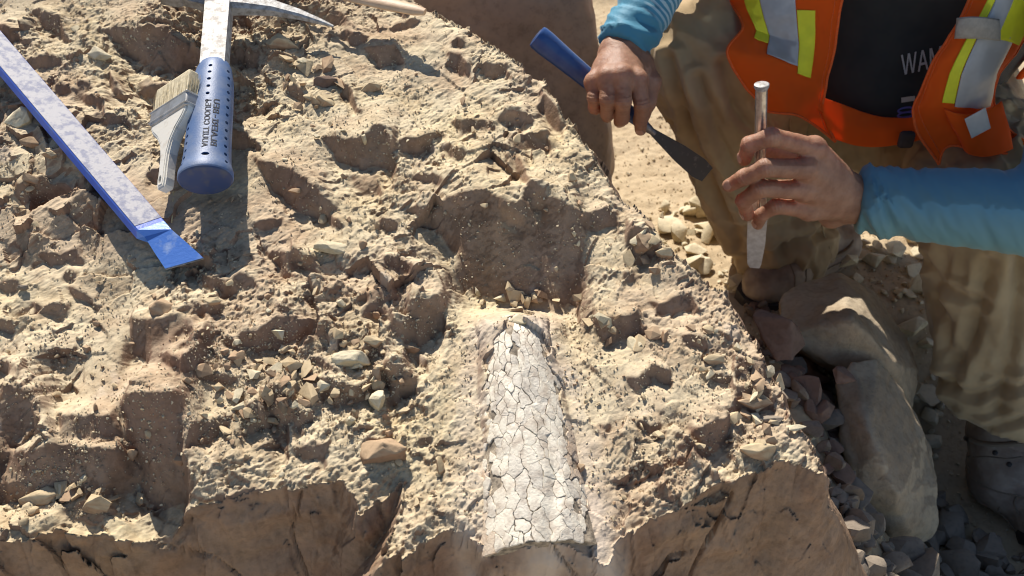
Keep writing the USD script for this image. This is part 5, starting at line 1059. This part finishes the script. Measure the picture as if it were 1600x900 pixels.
# ---- arm sleeves
def sleeve(W_, E_, S_, r0, r1, seed, lo, hi, mat, lab, frac=0.8, bunch=0.006):
    ax_ = unit(E_ - W_); pr = [(W_ + ax_ * 0.004, E_, r0, r1), (E_, E_ + (S_ - E_) * frac, r1, r1 + .004)]
    def f(P): return np.maximum(chain(pr, 0.02)(P), -((P - (W_ + ax_ * 0.001)) @ ax_.astype(np.float32)))
    m = solid(f, *bounds_of(pr, .01), 0.0040); v_ = np.array(m.vertices); t_ = (v_ - W_) @ ax_
    fold_ = 0.0022 + bunch * np.exp(-(t_ / 0.05) ** 2); q_ = v_ @ np.column_stack(ortho(ax_, [0.2, 0.3, 1])); q_[:, 2] += 0.55 * q_[:, 0] + 0.02 * meshkit.fbm(v_ * 14, 2, seed)
    edge = sstep(t_, -0.001, 0.012)
    m.vertices = v_ + m.vertex_normals * (fold_ * 1.7 * (ridge(q_, (16, 16, 62), seed, 2) - 0.55) * edge + 0.003 * (ridge(q_, (9, 9, 15), seed + 3, 2) - 0.6))[:, None]
    return part('arm_sleeve', m, mat, person, smooth=True, label=lab)
def sleeve_mat(name, c_top, c_low, z0, z1, stripe=None):
    nodes = {'g': ('geometry', {}), 's': ('separate_xyz', {}), 'm': ('map_range', {'from_min': z0, 'from_max': z1, 'clamp': True}), 'r': ('rgb_ramp', {'ramp': [(0, c_low), (0.45, (np.array(c_low) + np.array(c_top)) / 2), (1, c_top)]}),
             'n': ('noise_texture', {'scale': 900.0, 'detail': 2.0}), 'b': ('bump', {'distance': 0.0003}), 'p': ('principled_bsdf', {'roughness': 0.62, 'sheen_weight': 0.15, 'specular_ior_level': 0.35})}
    links = [('g.position', 's.vector'), ('s.z', 'm.value'), ('m.result', 'r.fac'), ('g.position', 'n.vector'), ('n.fac', 'b.height'), ('b.normal', 'p.normal')]
    if stripe is None: links.append(('r.color', 'p.base_color'))
    else:
        at_, fr, c3 = stripe
        nodes.update({'a': ('attribute', {'attribute': 'along'}), 'w': ('math', {'math_type': 'sine'}), 'k': ('math', {'math_type': 'multiply', 'value2': fr}), 'am': ('attribute', {'attribute': 'band'}), 'gt': ('map_range', {'from_min': -0.1, 'from_max': 0.25, 'clamp': True}), 'mm': ('math', {'math_type': 'multiply'}), 'mx': ('mix_color', {'b': c3})})
        links += [('a.fac', 'k.value1'), ('k.value', 'w.value1'), ('w.value', 'gt.value'), ('gt.result', 'mm.value1'), ('am.fac', 'mm.value2'), ('mm.value', 'mx.fac'), ('r.color', 'mx.a'), ('mx.result', 'p.base_color')]
    return usdkit.material(stage, '/World/Looks/' + name, nodes, links, surface='p.BSDF')
M['sleeve_l'] = sleeve_mat('blue_teal_sleeve_cloth', (0.05, 0.18, 0.32), (0.14, 0.29, 0.31), 0.36, 0.50)
M['sleeve_r'] = sleeve_mat('striped_teal_sleeve_cloth', (0.06, 0.25, 0.36), (0.03, 0.17, 0.27), 0.5, 0.62, ('along', 700.0, (0.36, 0.52, 0.58)))
sleeve(WL + unit(EL - WL) * 0.004, EL, SL, .0400, .0590, 81, None, None, M['sleeve_l'], 'blue sleeve fading to teal below', bunch=0.013)
sr = sleeve(WR + unit(ER - WR) * 0.006, ER, SR, .0345, .0395, 85, None, None, M['sleeve_r'], 'teal sleeve with pale stripes')
sv = np.array(UsdGeom.Mesh(sr).GetPointsAttr().Get()) + pbase; axr = unit(ER - WR); al = (sv - WR) @ axr
attr(sr, 'along', al + 0.004 * meshkit.fbm(sv * 30, 2, 3)); xs, ys, _ = ortho(axr, RGT)
attr(sr, 'band', sstep(al, 0.045, 0.07) * sstep((sv - WR - al[:, None] * axr) @ xs, 0.0, 0.010))

# ---- the tools in the hands
def handle_tool():
    a_, b_, c_ = at(838, 56, 1.245), at(1008, 197, 1.203), at(1105, 273, 1.19); t = thing('pointing_chisel', 'slim trowel with blue handle and dark tapering blade, held in a fist above the gap', 'trowel', tuple(c_))
    ax_ = unit(b_ - a_); L = np.linalg.norm(b_ - a_); px = mpp(a_)
    pr = [(0, .010), (.004, .0150), (.02, .0165), (.08, .0168), (.25, .0150), (.45, .0135), (.7, .0120), (.9, .0095), (.97, .0080), (1.0, .0075)]
    part('handle', tube([a_ + ax_ * f * L for f, _ in pr], [r_ for _, r_ in pr], 28), M['handle_blue'], t, smooth=35)
    part('end_cap', tube([a_ - ax_ * .0006, a_ + ax_ * .001, a_ + ax_ * .005], [.0098, .0125, .0155], 24), M['grip_dark'], t, smooth=35)
    f_ = unit(c_ - b_); Lb = np.linalg.norm(c_ - b_); wv = unit(np.cross(f_, CAM - b_)); nn = np.cross(wv, f_)
    part('ferrule', tube([b_ - ax_ * .004, b_ + f_ * .006, b_ + f_ * .018], [.0074, .0062, .0036], 16), M['steel_dark'], t, smooth=35)
    bl = hull([b_ + f_ * Lb * q + wv * s * w + nn * h_ for q, w, h0 in ((.08, .0042, .0022), (.2, .0062, .0024), (.55, .0125, .0018), (.86, .0150, .0010), (1.0, .0118, .0005)) for s in (-1, 1) for h_ in (-h0, h0)])
    part('blade', bl, M['steel_black'], t, smooth=20)
M['handle_blue'] = simple('glossy_blue_handle', (0.020, 0.065, 0.22), 0.28, col2=(0.04, 0.09, 0.24), scale=60, bump=0.0002, bscale=300)
M['steel_black'] = simple('blackened_steel_blade', (0.055, 0.055, 0.056), 0.42, col2=(0.16, 0.155, 0.15), scale=130, ramp=(0.25, 0.42), metallic=0.5, bump=0.0003, bscale=400)
handle_tool()
def pin_tool():
    a_, b_ = at(1190, 134, 1.078), at(1186, 330, 1.071); c_ = at(1178, 418, 1.071); t = thing('steel_pin_chisel', 'slim round steel chisel with mushroomed top and worn pale blade held upright', 'chisel', tuple(c_))
    ax_ = unit(b_ - a_); L = np.linalg.norm(b_ - a_); r_ = 9.6 * mpp(a_)
    part('shaft', tube([a_ + ax_ * q for q in (.004, .006, L * .55, L)], [r_ * .98, r_, r_ * .96, r_ * .9], 28), M['chrome'], t, smooth=35)
    part('struck_head', tube([a_ - ax_ * .0028, a_ - ax_ * .002, a_ + ax_ * .001, a_ + ax_ * .005], [r_ * 1.0, r_ * 1.22, r_ * 1.24, r_ * .98], 28), M['steel'], t, smooth=35)
    f_ = unit(c_ - b_); wv = unit(np.cross(f_, CAM - b_)); nn = np.cross(wv, f_); Lb = np.linalg.norm(c_ - b_)
    bl = M2T(manifold3d.Manifold.batch_boolean([T2M(hull([b_ + f_ * Lb * q + wv * (s * w + o_) + nn * h_ for q, w, o_, h0 in pr_ for s in (-1, 1) for h_ in (-h0, h0)])) for pr_ in (((-.25, .007, .0, .006), (.12, .0125, .001, .0055)), ((.12, .0125, .001, .0055), (.55, .0118, 0, .0042)), ((.55, .0118, 0, .0042), (.92, .0092, 0, .0022), (1.0, .0062, -.001, .0012)))], manifold3d.OpType.Add))
    part('blade', bl, M['pale_blade'], t, smooth=25)
M['chrome'] = simple('bright_steel', (0.66, 0.65, 0.63), 0.28, col2=(0.42, 0.39, 0.36), scale=90, metallic=0.9, bump=0.0002, bscale=400); M['pale_blade'] = simple('dusty_pale_blade', (0.62, 0.59, 0.54), 0.55, col2=(0.47, 0.43, 0.38), scale=110, metallic=0.15, bump=0.0003, bscale=500)
pin_tool()
